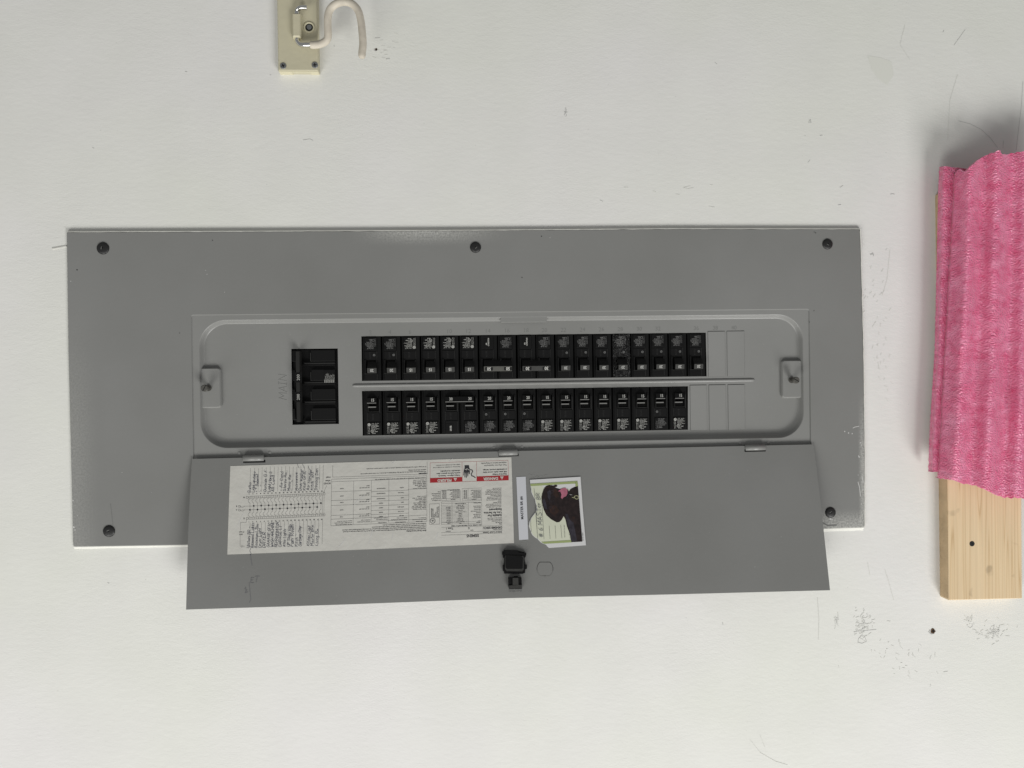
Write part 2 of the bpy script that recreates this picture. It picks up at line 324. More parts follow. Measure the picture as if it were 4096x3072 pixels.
def _st():
    src = """A 4 0,0 2,6 4,0;1,2 3,2|B 4 0,0 0,6 2,6 3,5 3,4 2,3 0,3;2,3 3.6,2 3.6,1 2,0 0,0|C 4 4,5 3,6 1,6 0,4 0,2 1,0 3,0 4,1|D 4 0,0 0,6 2,6 4,4 4,2 2,0 0,0|E 3.5 3.5,6 0,6 0,0 3.5,0;0,3 2.5,3
F 3.5 3.5,6 0,6 0,0;0,3 2.5,3|G 4 4,5 3,6 1,6 0,4 0,2 1,0 3,0 4,1 4,3 2.4,3|H 4 0,0 0,6;4,0 4,6;0,3 4,3|I 2 1,0 1,6;0,0 2,0;0,6 2,6|K 4 0,0 0,6;4,6 0,2.6;1.4,3.5 4,0|L 3.4 0,6 0,0 3.4,0|M 5 0,0 .5,6 2.5,2 4.5,6 5,0
N 4 0,0 0,6 4,0 4,6|O 4 1.5,6 0,4 0,2 1.5,0 2.8,0 4,2 4,4 2.8,6 1.5,6|P 4 0,0 0,6 3,6 4,4.6 3,3 0,3|R 4 0,0 0,6 3,6 4,4.6 3,3 0,3;1.6,3 4,0|S 4 4,5 3,6 1,6 0,5 .6,3.6 3.4,2.6 4,1.2 3,0 1,0 0,1|T 4 0,6 4,6;2,6 2,0
U 4 0,6 0,1.5 1,0 3,0 4,1.5 4,6|W 5 0,6 1.2,0 2.5,4 3.8,0 5,6|Y 4 0,6 2,3 4,6;2,3 2,0|# 4 1,0 1.6,6;2.8,0 3.4,6;0,2 4.2,2;.2,4 4.4,4|6 3.4 3,6 1,5 0,2 .6,0 2.6,0 3.4,1.4 2.6,3 .4,2.6|. 1 .3,0 .6,.4|- 3 0,2.6 2.6,2.8|' 1 .3,4.2 .3,6
1 1.5 .6,0 1,6|a 3 2.8,3.4 1,3.8 0,2 .6,.2 2,.4 2.8,3.4 3.2,0|b 3 0,6 .2,0 2.2,0 3,1.8 2,3.4 .2,2.8|c 2.6 2.6,3 1.4,3.6 .2,2 1,0 2.6,.6|d 3 2.9,6 3,0;2.9,3 1.4,3.7 0,1.8 .8,0 2.9,1|e 2.8 0,1.8 2.6,2.2 2,3.6 .6,3.4 0,1.5 1,0 2.8,.6|f 2.4 2.4,6 1.2,5.6 1,0;0,3.4 2.2,3.4
g 3 2.8,3.4 1,3.8 0,2 1,.4 2.7,1;2.8,3.4 2.8,-2 1,-2.6 0,-1.6|h 3 0,6 .1,0;.1,2.4 1.6,3.6 2.8,2.8 3,0|i 1 .5,3.6 .6,0;.6,5 .7,5.4|k 3 0,6 .1,0;2.6,3.6 .2,1.6;1,2.2 3,0|l 1 .4,6 .6,0|m 4.4 0,0 .2,3.5 1.2,3.6 2,2.6 2.1,0;2.1,2.6 3.2,3.6 4.2,2.6 4.4,0
n 3 0,0 .1,3.6;.1,2.4 1.6,3.6 2.8,2.8 3,0|o 3 1.2,3.6 0,2 .8,0 2.2,0 3,2 1.2,3.6|p 3 0,3.6 .2,-2.6;.1,3 1.8,3.6 3,2 1.8,.2 .2,.8|r 2.2 0,3.6 .3,0;.3,2.2 1.2,3.5 2.3,3.4|s 2.4 2.4,3.2 1,3.7 .3,2.6 2.2,1.3 1.6,.1 0,.4|t 2.2 1,5.6 1,.6 2.2,.2;0,3.6 2.2,3.7
u 3 0,3.6 .2,.6 1.6,0 2.8,1;2.9,3.6 3.1,0|v 2.8 0,3.6 1.3,0 2.8,3.7|w 4 0,3.6 1,0 2,2.8 3,0 4,3.7|y 3 0,3.6 1.4,.6;2.9,3.6 1,-2.4 0,-2|x 2.8 0,3.6 2.8,0;2.6,3.6 0,0"""
    d = {}
    for it in src.replace('\n', '|').split('|'):
        a = it.split(' ', 2); d[a[0]] = (float(a[1]), [[tuple(map(float, p.split(','))) for p in l.split(' ')] for l in a[2].split(';')])
    return d
STROKE = _st()
def thing(name, label, cat, loc=(0, 0, 0), group=None):
    o = bpy.data.objects.new(name, None); COL.objects.link(o); o.location = V3(*loc); o.empty_display_size = .02
    o['label'] = label; o['category'] = cat
    if group: o['group'] = group
    return o
def rrect(x0, x1, y0, y1, r, n=10):
    out = []
    for cx, cy, a in ((x1 - r, y1 - r, 0), (x0 + r, y1 - r, 90), (x0 + r, y0 + r, 180), (x1 - r, y0 + r, 270)):
        for i in range(n + 1): t = math.radians(a + 90 * i / n); out.append((cx + r * math.cos(t), cy + r * math.sin(t)))
    return out
def lerp(a, b, t): return a + (b - a) * t
def interp(tab, x):
    for (a, ya), (b, yb) in zip(tab[:-1], tab[1:]):
        if x <= b: return lerp(ya, yb, max(0, (x - a) / (b - a)))
    return tab[-1][1]

# ================================================================ the wall
hole = [(-.50, -.19), (.50, -.19), (.50, .19), (-.50, .19)]
b = MB().use('wall'); b.holed([[(-2.2, -1.9), (2.4, -1.9), (2.4, 1.9), (-2.2, 1.9)], hole], WALL)
for i in range(4):
    p, q = hole[i], hole[(i + 1) % 4]; b.add([(p[0], p[1], WALL), (q[0], q[1], WALL), (q[0], q[1], -.10), (p[0], p[1], -.10)], [(0, 1, 2, 3)])
wall = b.build('wall'); wall['kind'] = 'structure'
wall['label'] = 'off white painted drywall wall with scuffs and roller texture'
def wallp(u, v, lift=.0002): return P(u, v, WALL + lift)
def marks(name, key, strokes, wd, lift=.0003):
    """thin marks on the wall: strokes are pixel polylines, width in px"""
    b = MB().use(key)
    for st in strokes: b.strip(st, wd, T=lambda x, y: wallp(x, y, lift))
    o = b.build(name, wall); o['kind'] = 'stuff'; return o
rs = random.Random(3)
def scatter(cx, cy, rx, ry, n, ln, ang, spread=.5):
    out = []
    for _ in range(n):
        x = rs.gauss(cx, rx * .5); y = rs.gauss(cy, ry * .5); a = ang + rs.uniform(-spread, spread); l = ln * rs.uniform(.3, 1)
        out.append([(x, y), (x + l * math.cos(a) * .5 + rs.uniform(-1, 1), y + l * math.sin(a) * .5), (x + l * math.cos(a), y + l * math.sin(a) + rs.uniform(-1, 1))])
    return out
marks('pencil_scribble', 'scuff', [[(2257, 462), (2266, 436), (2262, 452), (2268, 448), (2259, 450), (2267, 460), (2263, 466)], [(2262, 430), (2261, 440)], [(2256, 446), (2270, 449)]], 1.4)
marks('scuff_mark', 'faint', scatter(3448, 2515, 26, 40, 40, 14, -1.1, .9) + scatter(3975, 2530, 22, 20, 34, 12, .4, 1.6) + scatter(3880, 2485, 22, 22, 24, 11, .8, 1.4), 2.4)
marks('scuff_mark', 'scuff', [[(3456, 2478), (3452, 2500), (3449, 2524)], [(3459, 2480), (3455, 2505)], [(3453, 2490), (3450, 2520), (3452, 2530)], [(3415, 2528), (3445, 2524), (3470, 2522), (3505, 2518)], [(3422, 2520), (3440, 2530)], [(3447, 2540), (3434, 2556), (3432, 2570), (3448, 2574), (3466, 2566), (3460, 2550), (3450, 2540)], [(3345, 2470), (3347, 2492)], [(3352, 2468), (3353, 2480), (3340, 2478)], [(3975, 2500), (3976, 2530), (3970, 2556)], [(3950, 2532), (3975, 2528), (4000, 2524)], [(3960, 2514), (3990, 2545)], [(3872, 2505), (3880, 2512), (3890, 2505), (3888, 2494)]], 1.3)
marks('scuff_mark', 'faint', scatter(3450, 2500, 50, 55, 50, 14, -1.1, 1) + scatter(3960, 2530, 70, 40, 50, 14, .4, 1.4) + scatter(3345, 2480, 10, 22, 14, 20, 1.5, .3) + scatter(3600, 2620, 160, 100, 40, 16, 1, 1.2), 2.2)
marks('scuff_mark', 'faint', scatter(2650, 760, 250, 60, 8, 26, 0, .25) + scatter(3530, 1420, 40, 160, 26, 18, 1.3, .8) + scatter(1540, 190, 60, 60, 16, 18, .1, .5) + scatter(3480, 1180, 90, 140, 26, 16, 2.1, .3), 1.8)
marks('scuff_mark', 'scuff', [[(3562, 777), (3570, 775), (3578, 777)], [(3490, 1012), (3483, 1020)], [(3492, 1012), (3494, 1024)], [(3480, 1016), (3495, 1018)], [(3242, 478), (3244, 492)], [(3353, 820), (3364, 818)], [(3280, 542), (3290, 541)], [(3772, 128), (3776, 122)], [(3236, 492), (3238, 480)], [(1336, 182), (1337, 186)], [(1080, 300), (1084, 298)], [(2920, 2235), (2921, 2240)]], 2.2)
marks('scuff_mark', 'scuff', [[(3861, 118), (3838, 150), (3816, 181)], [(3835, 484), (3880, 495), (3925, 518), (3962, 552), (3990, 590)], [(4092, 326), (4086, 420), (4074, 520), (4065, 600)], [(4014, 562), (4012, 592)], [(3240, 640), (3232, 650)]], 1.3)
marks('scratch', 'faint', [[(3000, 2960), (3040, 3010), (3100, 3045), (3150, 3060)], [(3040, 2940), (3060, 2990)], [(3250, 2120), (3252, 2230), (3258, 2300)], [(3540, 2280), (3556, 2330), (3575, 2400)], [(3470, 2250), (3480, 2300)], [(3560, 1000), (3548, 1120), (3530, 1180)], [(3620, 100), (3600, 180), (3640, 240)], [(3790, 560), (3800, 400), (3830, 300)], [(3270, 2390), (3276, 2480), (3274, 2560)]], 1.6)
marks('scratch', 'scuff', [[(1212, 560), (1240, 556), (1252, 562)], [(740, 285), (748, 288)], [(1500, 152), (1520, 150)], [(1545, 235), (1560, 234)], [(3360, 750), (3372, 742)], [(370, 590), (376, 594)], [(430, 2330), (436, 2334)], [(2890, 2490), (2892, 2500)], [(2400, 800), (2412, 806)], [(2860, 250), (2868, 256)]], 1.6)
b = MB().use('stain')
b.flat([wallp(u, v, .00015) for u, v in [(3470, 223), (3520, 230), (3565, 245), (3575, 300), (3548, 340), (3512, 315), (3488, 280)]])
b.build('stain_patch', wall)
# plugged screw holes, one by the hook and one right of the panel door
def plug(u, v, r, lab):
    b = MB().use('rust'); pts = [(r * (1 + .25 * rs.uniform(-1, 1)) * math.cos(a * math.pi / 6), r * (1 + .25 * rs.uniform(-1, 1)) * math.sin(a * math.pi / 6)) for a in range(12)]
    b.flat([wallp(u + x, v + y, .0004) for x, y in pts]); b.use('scuff').strip([(u - r, v - r * .4), (u - r * 1.5, v + r * .5), (u - r * .6, v + r * 1.2), (u + r * .2, v + r)], 2.5, T=lambda x, y: wallp(x, y, .0006))
    b.use('dark').flat([wallp(u + .2 * r + x * .45, v + y * .45, .0007) for x, y in pts])
    o = b.build('screw_hole', wall); o['label'] = lab
plug(3731, 2525, 10, 'brown plugged hole below the board'); plug(1505, 198, 5, 'small brown hole beside the hook')
# ragged bead of wall paint round the cover plate
OUT = [P2(266, 928), P2(1060, 925), P2(1902, 921), P2(2700, 915), P2(3441, 916), P2(3454, 1400), P2(3459, 1800), P2(3458, 2110), P2(2700, 2131), P2(1700, 2160), P2(753, 2180), P2(292, 2188), P2(284, 1850), P2(273, 1400)]
def bead(pts, w0, w1, h1, seed, n=60, key='hull'):
    b = MB().use(key); R = random.Random(seed); rows = []
    tot = [0]
    for p, q in zip(pts[:-1], pts[1:]): tot.append(tot[-1] + math.dist(p, q))
    for i in range(n + 1):
        d = tot[-1] * i / n; k = max(j for j in range(len(pts) - 1) if tot[j] <= d + 1e-9); t = (d - tot[k]) / (tot[k + 1] - tot[k])
        p = Vector(pts[k]).lerp(Vector(pts[k + 1]), t); dr = (Vector(pts[k + 1]) - Vector(pts[k])).normalized(); nn = Vector((-dr.y, dr.x))
        a = w0 * (.3 + 1.2 * mnoise.noise(Vector((i * .3, seed, 4))) + .3 * R.random()) + .0002; o = w1 * (.75 + .35 * mnoise.noise(Vector((i * .21, seed, 0))) + .12 * R.random())
        rows.append([(*(p - nn * a), h1 - .0002 * R.random()), (*(p + nn * .0006), h1 + .0001), (*(p + nn * (.0012 + o * .3)), WALL + .0013), (*(p + nn * (.0015 + o)), WALL - .0001)])
    vs = [v for r in rows for v in r]
    b.add(vs, [(4 * i + j, 4 * i + 4 + j, 4 * i + 5 + j, 4 * i + 1 + j) for i in range(n) for j in range(3)], True)
    return b
bead([OUT[7], OUT[6], OUT[5], OUT[4]][::-1], .0003, .002, .0002, 5, 90).build('paint_bead', wall)
bead(OUT[0:5], .0003, .0011, .0002, 6, 220).build('paint_bead', wall)
bead([OUT[7], OUT[8]], -.0002, .0045, -.0004, 8, 60).build('paint_bead', wall)
bead([OUT[10], OUT[11]], -.0001, .0025, -.001, 9, 30).build('paint_bead', wall)
bead([P2(205, 998), P2(262, 988)], 0, .003, -.003, 10, 12).build('paint_ridge', wall)

# ================================================================ electrical panel
panel = thing('electrical_panel', 'gray metal breaker panel cover with its door hanging open downwards', 'electrical panel', (0, 0, WALL))
panel_off = (0, 0, -WALL)   # part coordinates are given in the wall frame
def part(b, name, parent=None):
    parent = parent or panel
    o = b.build(name, parent)
    # undo the parents' offsets so that wall-frame coordinates stay true
    off = Vector((0, 0, 0)); q = parent
    while q is not None: off += q.location; q = q.parent
    o.location = -off; return o
x0, y1 = P2(768, 1259); x1, _ = P2(3238, 1236); _, yt = P2(2000, 1247); 
SX0, SX1 = P2(767, 1500)[0], P2(3241, 1500)[0]; SY1 = P2(2000, 1247)[1]; SY0 = P2(2000, 1812)[1] - .010
step = rrect(SX0, SX1, SY0, SY1, .003, 3)
def cr(poly, r=.0035, corners=(0, 4, 7, 11)):
    out = []
    for i, p in enumerate(poly):
        if i in corners:
            a, c = Vector(poly[i - 1]), Vector(poly[(i + 1) % len(poly)]); p = Vector(p); d1 = (a - p).normalized(); d2 = (c - p).normalized()
            rr = r if i not in (0,) else .0012
            for t in (0, .25, .5, .75, 1): q = (p + d1 * rr) * (1 - t) ** 2 + p * 2 * t * (1 - t) + (p + d2 * rr) * t * t; out.append(tuple(q))
        else: out.append(tuple(p))
    return out
outline = cr(OUT)
stepin = rrect(SX0 + .0009, SX1 - .0009, SY0 + .0009, SY1 - .0009, .0024, 3)
b = MB().use('gray')
def inset(poly, d):
    n = len(poly); ar = sum(poly[i][0] * poly[(i + 1) % n][1] - poly[(i + 1) % n][0] * poly[i][1] for i in range(n)); sgn = 1 if ar > 0 else -1; out = []
    for i in range(n):
        p0, p1, p2 = Vector(poly[i - 1]), Vector(poly[i]), Vector(poly[(i + 1) % n]); d1 = (p1 - p0).normalized(); d2 = (p2 - p1).normalized(); nn = Vector((-(d1 + d2).y, (d1 + d2).x)).normalized() * sgn
        out.append(tuple(p1 + nn * d))
    return out
oi = inset(outline, .0009)
b.holed([oi, step], 0.0)
def ring(b, A, hA, B, hB, flip=False, smooth=True):
    n = len(A); vs = [(p[0], p[1], hA) for p in A] + [(p[0], p[1], hB) for p in B]
    fs = [(i, (i + 1) % n, n + (i + 1) % n, n + i) for i in range(n)]
    if flip: fs = [tuple(reversed(f)) for f in fs]
    b.add(vs, fs, smooth)
ring(b, outline, -.0008, oi, 0.0, True); ring(b, outline, WALL - .001, outline, -.0008, True)
ring(b, step, 0.0, stepin, TRAY)
part(b, 'cover_plate')
# ---- door frame area and recess (rounded tray)
RX0, RX1 = P2(797, 1540, TRAY)[0], P2(3215, 1500, TRAY)[0]
RY1 = P2(2000, 1268.5, TRAY)[1]; RY0 = P2(2000, 1773, TRAY)[1]
print('recess', RX0, RX1, RY0, RY1, 'step', SX0, SX1, SY0, SY1)
prof = [(0, TRAY, 0), (.0005, TRAY - .00015, .0005), (.0011, TRAY - .0008, .0011), (.0026, FLOOR + .0028, .0030), (.0034, FLOOR + .0014, .0050), (.0042, FLOOR + .0004, .0085), (.0050, FLOOR, .0122)]
rings = [rrect(RX0 + a, RX1 - a, RY0 + c, RY1 - a, .036 - a, 14) for a, _, c in prof]
b = MB().use('tray'); b.holed([stepin, rings[0]], TRAY)
n = len(rings[0]); vs = [(p[0], p[1], prof[k][1]) for k, r in enumerate(rings) for p in r]
b.add(vs, [(k * n + i, k * n + (i + 1) % n, (k + 1) * n + (i + 1) % n, (k + 1) * n + i) for k in range(len(prof) - 1) for i in range(n)], True)
# cut-outs
def quadS(pts, h): return [P2(u, v, h) for u, v in pts]
cutM = quadS([(1165, 1395.6), (1351, 1393.8), (1355.8, 1695.7), (1169.7, 1699.4)], FLOOR)
cutU = quadS([(1445.2, 1345.4), (2823.6, 1330.5), (2827, 1505.5), (1447.6, 1524)], FLOOR)
cutL = quadS([(1447.6, 1564.2), (2752, 1545), (2752, 1719), (1450.6, 1742.6)], FLOOR)
b.holed([rings[-1], cutM, cutU, cutL], FLOOR)
for c in (cutM, cutU, cutL):
    ring(b, c, FLOOR, c, FLOOR - .0016, False, False)
tray = part(b, 'dead_front')
b = MB().use('void')
for c in (cutM, cutU, cutL):
    xs = [p[0] for p in c]; ys = [p[1] for p in c]; b.add([(min(xs) - .004, min(ys) - .004, -.024), (max(xs) + .004, min(ys) - .004, -.024), (max(xs) + .004, max(ys) + .004, -.024), (min(xs) - .004, max(ys) + .004, -.024)], [(0, 1, 2, 3)])
    ring(b, [(min(xs) - .004, min(ys) - .004), (max(xs) + .004, min(ys) - .004), (max(xs) + .004, max(ys) + .004), (min(xs) - .004, max(ys) + .004)], FLOOR - .0017, [(min(xs) - .004, min(ys) - .004), (max(xs) + .004, min(ys) - .004), (max(xs) + .004, max(ys) + .004), (min(xs) - .004, max(ys) + .004)], -.024, False, False)
part(b, 'enclosure')
# centre rib
def ribbon_ridge(b, p, q, wd, ht, base):
    p, q = Vector(p), Vector(q); d = (q - p).normalized(); nn = Vector((-d.y, d.x)); m = 7; rows = []
    for s_, e in ((0, .0), (.0015, .8), (.004, 1)): rows.append((p + d * s_, e))
    for s_, e in ((-.004, 1), (-.0015, .8), (0, .0)): rows.append((q + d * s_, e))
    vs = []
    for c, e in rows:
        for k in range(m):
            t = math.pi * k / (m - 1); o = c + nn * (math.cos(t) * wd / 2 * (.35 + .65 * e)); vs.append((o.x, o.y, base + .00005 + math.sin(t) ** .8 * ht * e))
    b.add(vs, [(i * m + k, i * m + k + 1, (i + 1) * m + k + 1, (i + 1) * m + k) for i in range(len(rows) - 1) for k in range(m - 1)], True)
b = MB().use('tray'); ribbon_ridge(b, P2(1409, 1543, FLOOR), P2(3019, 1520, FLOOR), .0042, .0017, FLOOR); part(b, 'center_rib', tray)
# knock-out blanks right of the breakers
for u0, u1, v0, v1 in [(2831, 2901, 1326, 1505), (2907, 2978, 1325, 1503.5), (2759.5, 2828, 1541, 1719.5), (2835, 2904, 1540, 1718.5), (2911, 2980, 1539, 1718)]:
    a = P2(u0, v0, FLOOR); c = P2(u1, v1, FLOOR); b = MB().use('tray').box(a[0], c[0], c[1], a[1], FLOOR - .0005, FLOOR + .0008, .0003)
    b.use('dark').box(a[0] - .0002, c[0] + .0001, c[1] - .0002, a[1] + .0004, FLOOR - .001, FLOOR + .0001)
    part(b, 'knockout_blank', tray)
# latch tabs and captive screws
def captive(u, v, du, name_lab):
    x, y = P2(u, v, FLOOR); b = MB().use('screwgray'); b.cyl(x, y, .0042, FLOOR + .004, FLOOR + .0068, 18)
    b.cyl(x, y, .0024, FLOOR + .005, .0085, 14)
    for k in range(5): b.cyl(x, y, .0029, .0 + .0016 * k - .001, .0005 + .0016 * k - .001, 14)
    b.cyl(x, y, .0046, .0085, .0118, 22, .0008); b.use('dark'); 
    a = math.radians(du); c, s_ = math.cos(a), math.sin(a)
    pts = [(-.0042, -.0005), (.0042, -.0005), (.0042, .0005), (-.0042, .0005)]; b.flat([(x + c * p - s_ * q, y + s_ * p + c * q) for p, q in pts], .01185)
    part(b, 'captive_screw')
for sgn in (-1, 1):
    if sgn < 0: a = P2(792, 1471, TRAY); c = P2(881, 1632, TRAY); xa, xb = a[0], c[0]
    else: a = P2(3215, 1439, TRAY); c = P2(3132.5, 1593, TRAY); xa, xb = a[0], c[0]
    r = .004; X0, X1 = min(xa, xb), max(xa, xb); full = rrect(X0, X1, c[1], a[1], r, 5)
    pts = []
    for p in full:   # square corners on the rim side
        pts.append(p)
    b = MB().use('tray'); b.prism(pts, FLOOR, -.0046, .0016, True)
    part(b, 'latch_tab', tray)
captive(839, 1552, 62, ''); captive(3160, 1520.5, -30, '')
# small lip at the middle of the top edge
a = P2(2001, 1270, TRAY); c = P2(2189, 1288, TRAY)
part(MB().use('tray').prism([(a[0], a[1] + .001), (c[0], a[1] + .001), (c[0] - .0008, c[1]), (a[0] + .0008, c[1])], TRAY - .004, TRAY - .0001, .0004), 'latch_strike', tray)
# stamped letters and numbers, lit and shaded edges painted as offset strokes
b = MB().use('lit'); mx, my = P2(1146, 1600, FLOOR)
for ox, oy, key in ((.0003, -.0003, 'lit'), (0, 0.0002, 'shade_smudge')):
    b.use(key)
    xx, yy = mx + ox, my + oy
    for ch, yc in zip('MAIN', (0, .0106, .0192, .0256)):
        b.pen(ch, xx, yy + yc, .0094, rot=math.pi / 2, wd=.05 if key == 'shade_smudge' else .06, jit=0, rnd=random.Random(1), lift=FLOOR + (.00012 if key == 'lit' else .00018))
stamp = part(b, 'stamped_letters', tray)
up_x = [1482, 1560, 1640, 1719, 1797, 1873, 1951, 2028, 2104, 2178, 2254, 2330, 2406, 2481, 2557, 2632, 2709, 2785, 2861, 2936]
for i, u in enumerate(up_x):
    b = MB()
    v = lerp(1330, 1311, (u - 1482) / (2936 - 1482))
    if i in (3, 16): continue
    x, y = P2(u, v, FLOOR); t = str(2 * i + 2); sz = .0078
    b.use('shade_smudge').text(t, x, y - .0026, sz, align='CENTER', lift=FLOOR + .0001, bold=-.008)
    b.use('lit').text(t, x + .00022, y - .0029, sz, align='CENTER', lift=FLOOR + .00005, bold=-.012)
    part(b, 'stamped_number', tray)
for u, v, t in [(1490, 1749, '1'), (1571, 1748, '3'), (1648, 1747, '5'), (1726, 1746, '7'), (1800, 1745, '9'), (1878, 1744, '11'), (1954, 1743, '13'), (2030, 1741, '15'), (2108, 1740, '17'), (2258, 1738, '21')]:
    x, y = P2(u, v + 10, FLOOR); b = MB().use('shade_smudge').text(t, x, y, .0072, align='CENTER', lift=FLOOR + .0001, bold=-.012); part(b, 'stamped_number', tray)
# grime on the enamel: smudges above the main breaker, nicks and flecks
def flecks(name, key, pts, base=0.0, parent=None):
    b = MB().use(key); R = random.Random(len(pts))
    for u, v, r in pts:
        q = [(u + r * R.uniform(.6, 1.2) * math.cos(k), v + r * R.uniform(.6, 1.2) * math.sin(k)) for k in (0, 1.1, 2.1, 3.2, 4.2, 5.2)]
        b.flat([P(a_, c_, base + .00012) for a_, c_ in q])
    o = part(b, name, parent); o['kind'] = 'stuff'; return o
flecks('chipped_paint', 'dark', [(850, 961, 2.2), (308, 1080, 3), (2088, 1110, 2.6), (2166, 945, 2.4), (3257, 928, 2.2), (3262, 931, 2.2), (718, 1332, 2), (3256, 1243, 2.0), (3238, 1288, 2)])
flecks('paint_fleck', 'fleck', [(822, 1081, 1.5), (828, 1097, 1.6), (898, 1169, 1.5), (3379, 1726, 3), (3394, 1732, 2.6), (3409, 1734, 2.6), (3442, 1771, 3), (3445, 1780, 2), (3436, 1827, 3), (3433, 1900, 2), (3448, 1928, 2.5), (3322, 2077, 5), (3328, 2079, 4), (3450, 1960, 2.6), (3445, 2016, 2.2), (292, 2003, 3), (295, 2108, 4), (300, 2120, 2.5), (310, 2063, 1.6), (283, 1125, 2), (488, 1890, 1.6), (2200, 950, 1.4)])
b = MB().use('fleck')
for st in [[(3412, 1712), (3420, 1708), (3436, 1705)], [(3432, 1928), (3438, 1950), (3442, 1985)], [(3448, 1905), (3454, 1930)], [(3434, 1822), (3438, 1830)], [(3443, 930), (3448, 960), (3449, 985), (3444, 1010)]]: b.strip(st, 2.4, T=lambda x, y: P(x, y, .00013))
b.use('shade_smudge').strip([(442, 2015), (446, 2050), (452, 2100)], 1.8, T=lambda x, y: P(x, y, .00013))
b.strip([(3290, 2090), (3310, 2102), (3345, 2100)], 5, T=lambda x, y: P(x, y, .00013))
part(b, 'scratch')['kind'] = 'stuff'
# cover screws
def cover_screw(u, v, rpx, ang, glint_flip):
    x, y = P2(u, v, .001); r = rpx / 2960; b = MB().use('screwblack'); pr = [(r, 0, .0), (r * .98, 0, .0006), (r * .9, 0, .0013), (r * .6, 0, .0020), (r * .2, 0, .0023)]; n = 26
    vs = [(x + q[0] * math.cos(2 * math.pi * k / n), y + q[0] * math.sin(2 * math.pi * k / n), q[2]) for q in pr for k in range(n)]
    b.add(vs, [(i * n + k, i * n + (k + 1) % n, (i + 1) * n + (k + 1) % n, (i + 1) * n + k) for i in range(len(pr) - 1) for k in range(n)] + [tuple(range((len(pr) - 1) * n, len(pr) * n))], True)
    a = math.radians(ang); c, s_ = math.cos(a), math.sin(a); L_, W_ = r * .92, r * .12
    b.use('dark'); b.add([(x + c * p - s_ * q, y + s_ * p + c * q, h) for p, q, h in [(-L_, -W_, .0013), (0, -W_, .0025), (L_, -W_, .0013), (L_, W_, .0013), (0, W_, .0025), (-L_, W_, .0013)]], [(0, 1, 4, 5), (1, 2, 3, 4)])
    b.use('bar'); t = -1 if glint_flip else 1  # pale glint painted along one side of the slot
    b.add([(x + c * p - s_ * q, y + s_ * p + c * q, h) for p, q, h in [(-L_ * .8, t * W_, .00155), (0, t * W_, .00255), (L_ * .75, t * W_, .0016), (L_ * .75, t * W_ * 1.7, .0016), (0, t * W_ * 1.7, .00255), (-L_ * .8, t * W_ * 1.5, .0015)]], [(0, 1, 4, 5) if t > 0 else (5, 4, 1, 0), (1, 2, 3, 4) if t > 0 else (4, 3, 2, 1)])
    part(b, 'cover_screw')
for q in [(410.8, 992.8, 23.8, 80, 0), (1902, 989, 22, 48, 1), (3311, 976, 21.5, -32, 1), (435, 2125, 23, 22, 0), (3323, 2050.5, 22, 33, 0)]: cover_screw(*q)

# ---- door
hL, hR = P(769.6, 1836, .003), P(3254, 1778, .003); HB = .036
bL, bR = P(745.6, 2438, HB), P(3318.5, 2360.6, HB)
o3 = Vector(hL); ex = (Vector(hR) - o3).normalized(); tt = (Vector(bL) + Vector(bR)) / 2 - (Vector(hL) + Vector(hR)) / 2; en = ex.cross(tt).normalized(); 
if en.z < 0: en = -en
def D(u, v, lift=0.0):
    d = RM @ Vector(((u - CX) / FOC, -(v - CY) / FOC, -1.0)); k = (o3 + en * lift - CAM).dot(en) / d.dot(en); return tuple(CAM + d * k)
def slab(b, pix, t0, t1):
    """closed slab lying on the door: pixel outline, between lifts t0 and t1"""
    n = len(pix); A = [D(u, v, t0) for u, v in pix]; top = [tuple(Vector(p) + en * (t1 - t0)) for p in A]
    a = sum(pix[i][0] * pix[(i + 1) % n][1] - pix[(i + 1) % n][0] * pix[i][1] for i in range(n))
    fs = [(i, (i + 1) % n, n + (i + 1) % n, n + i) for i in range(n)]
    if a > 0: fs = [tuple(reversed(f)) for f in fs]
    b.add(A + top, fs); tri = tessellate_polygon([[Vector((p[0], p[1], 0)) for p in top]]); b.add(top, [b._ccw(top, t) for t in tri]); return b
def pol(b, pix, lift): # flat print on the door plane
    V = [D(u, v, lift) for u, v in pix]; tri = tessellate_polygon([[Vector((p[0], p[1], 0)) for p in V]]); b.add(V, [b._ccw(V, t) for t in tri]); return b
door_o = [(769.6, 1836), (1990, 1806), (3252, 1778), (3262, 1850), (3292, 2110), (3318.5, 2360.6), (2700, 2377), (2040, 2392), (1400, 2417), (745.6, 2438), (754, 2130), (763, 1940)]
b = MB().use('doorgray'); slab(b, door_o, -.0012, 0.0); door = part(b, 'door')
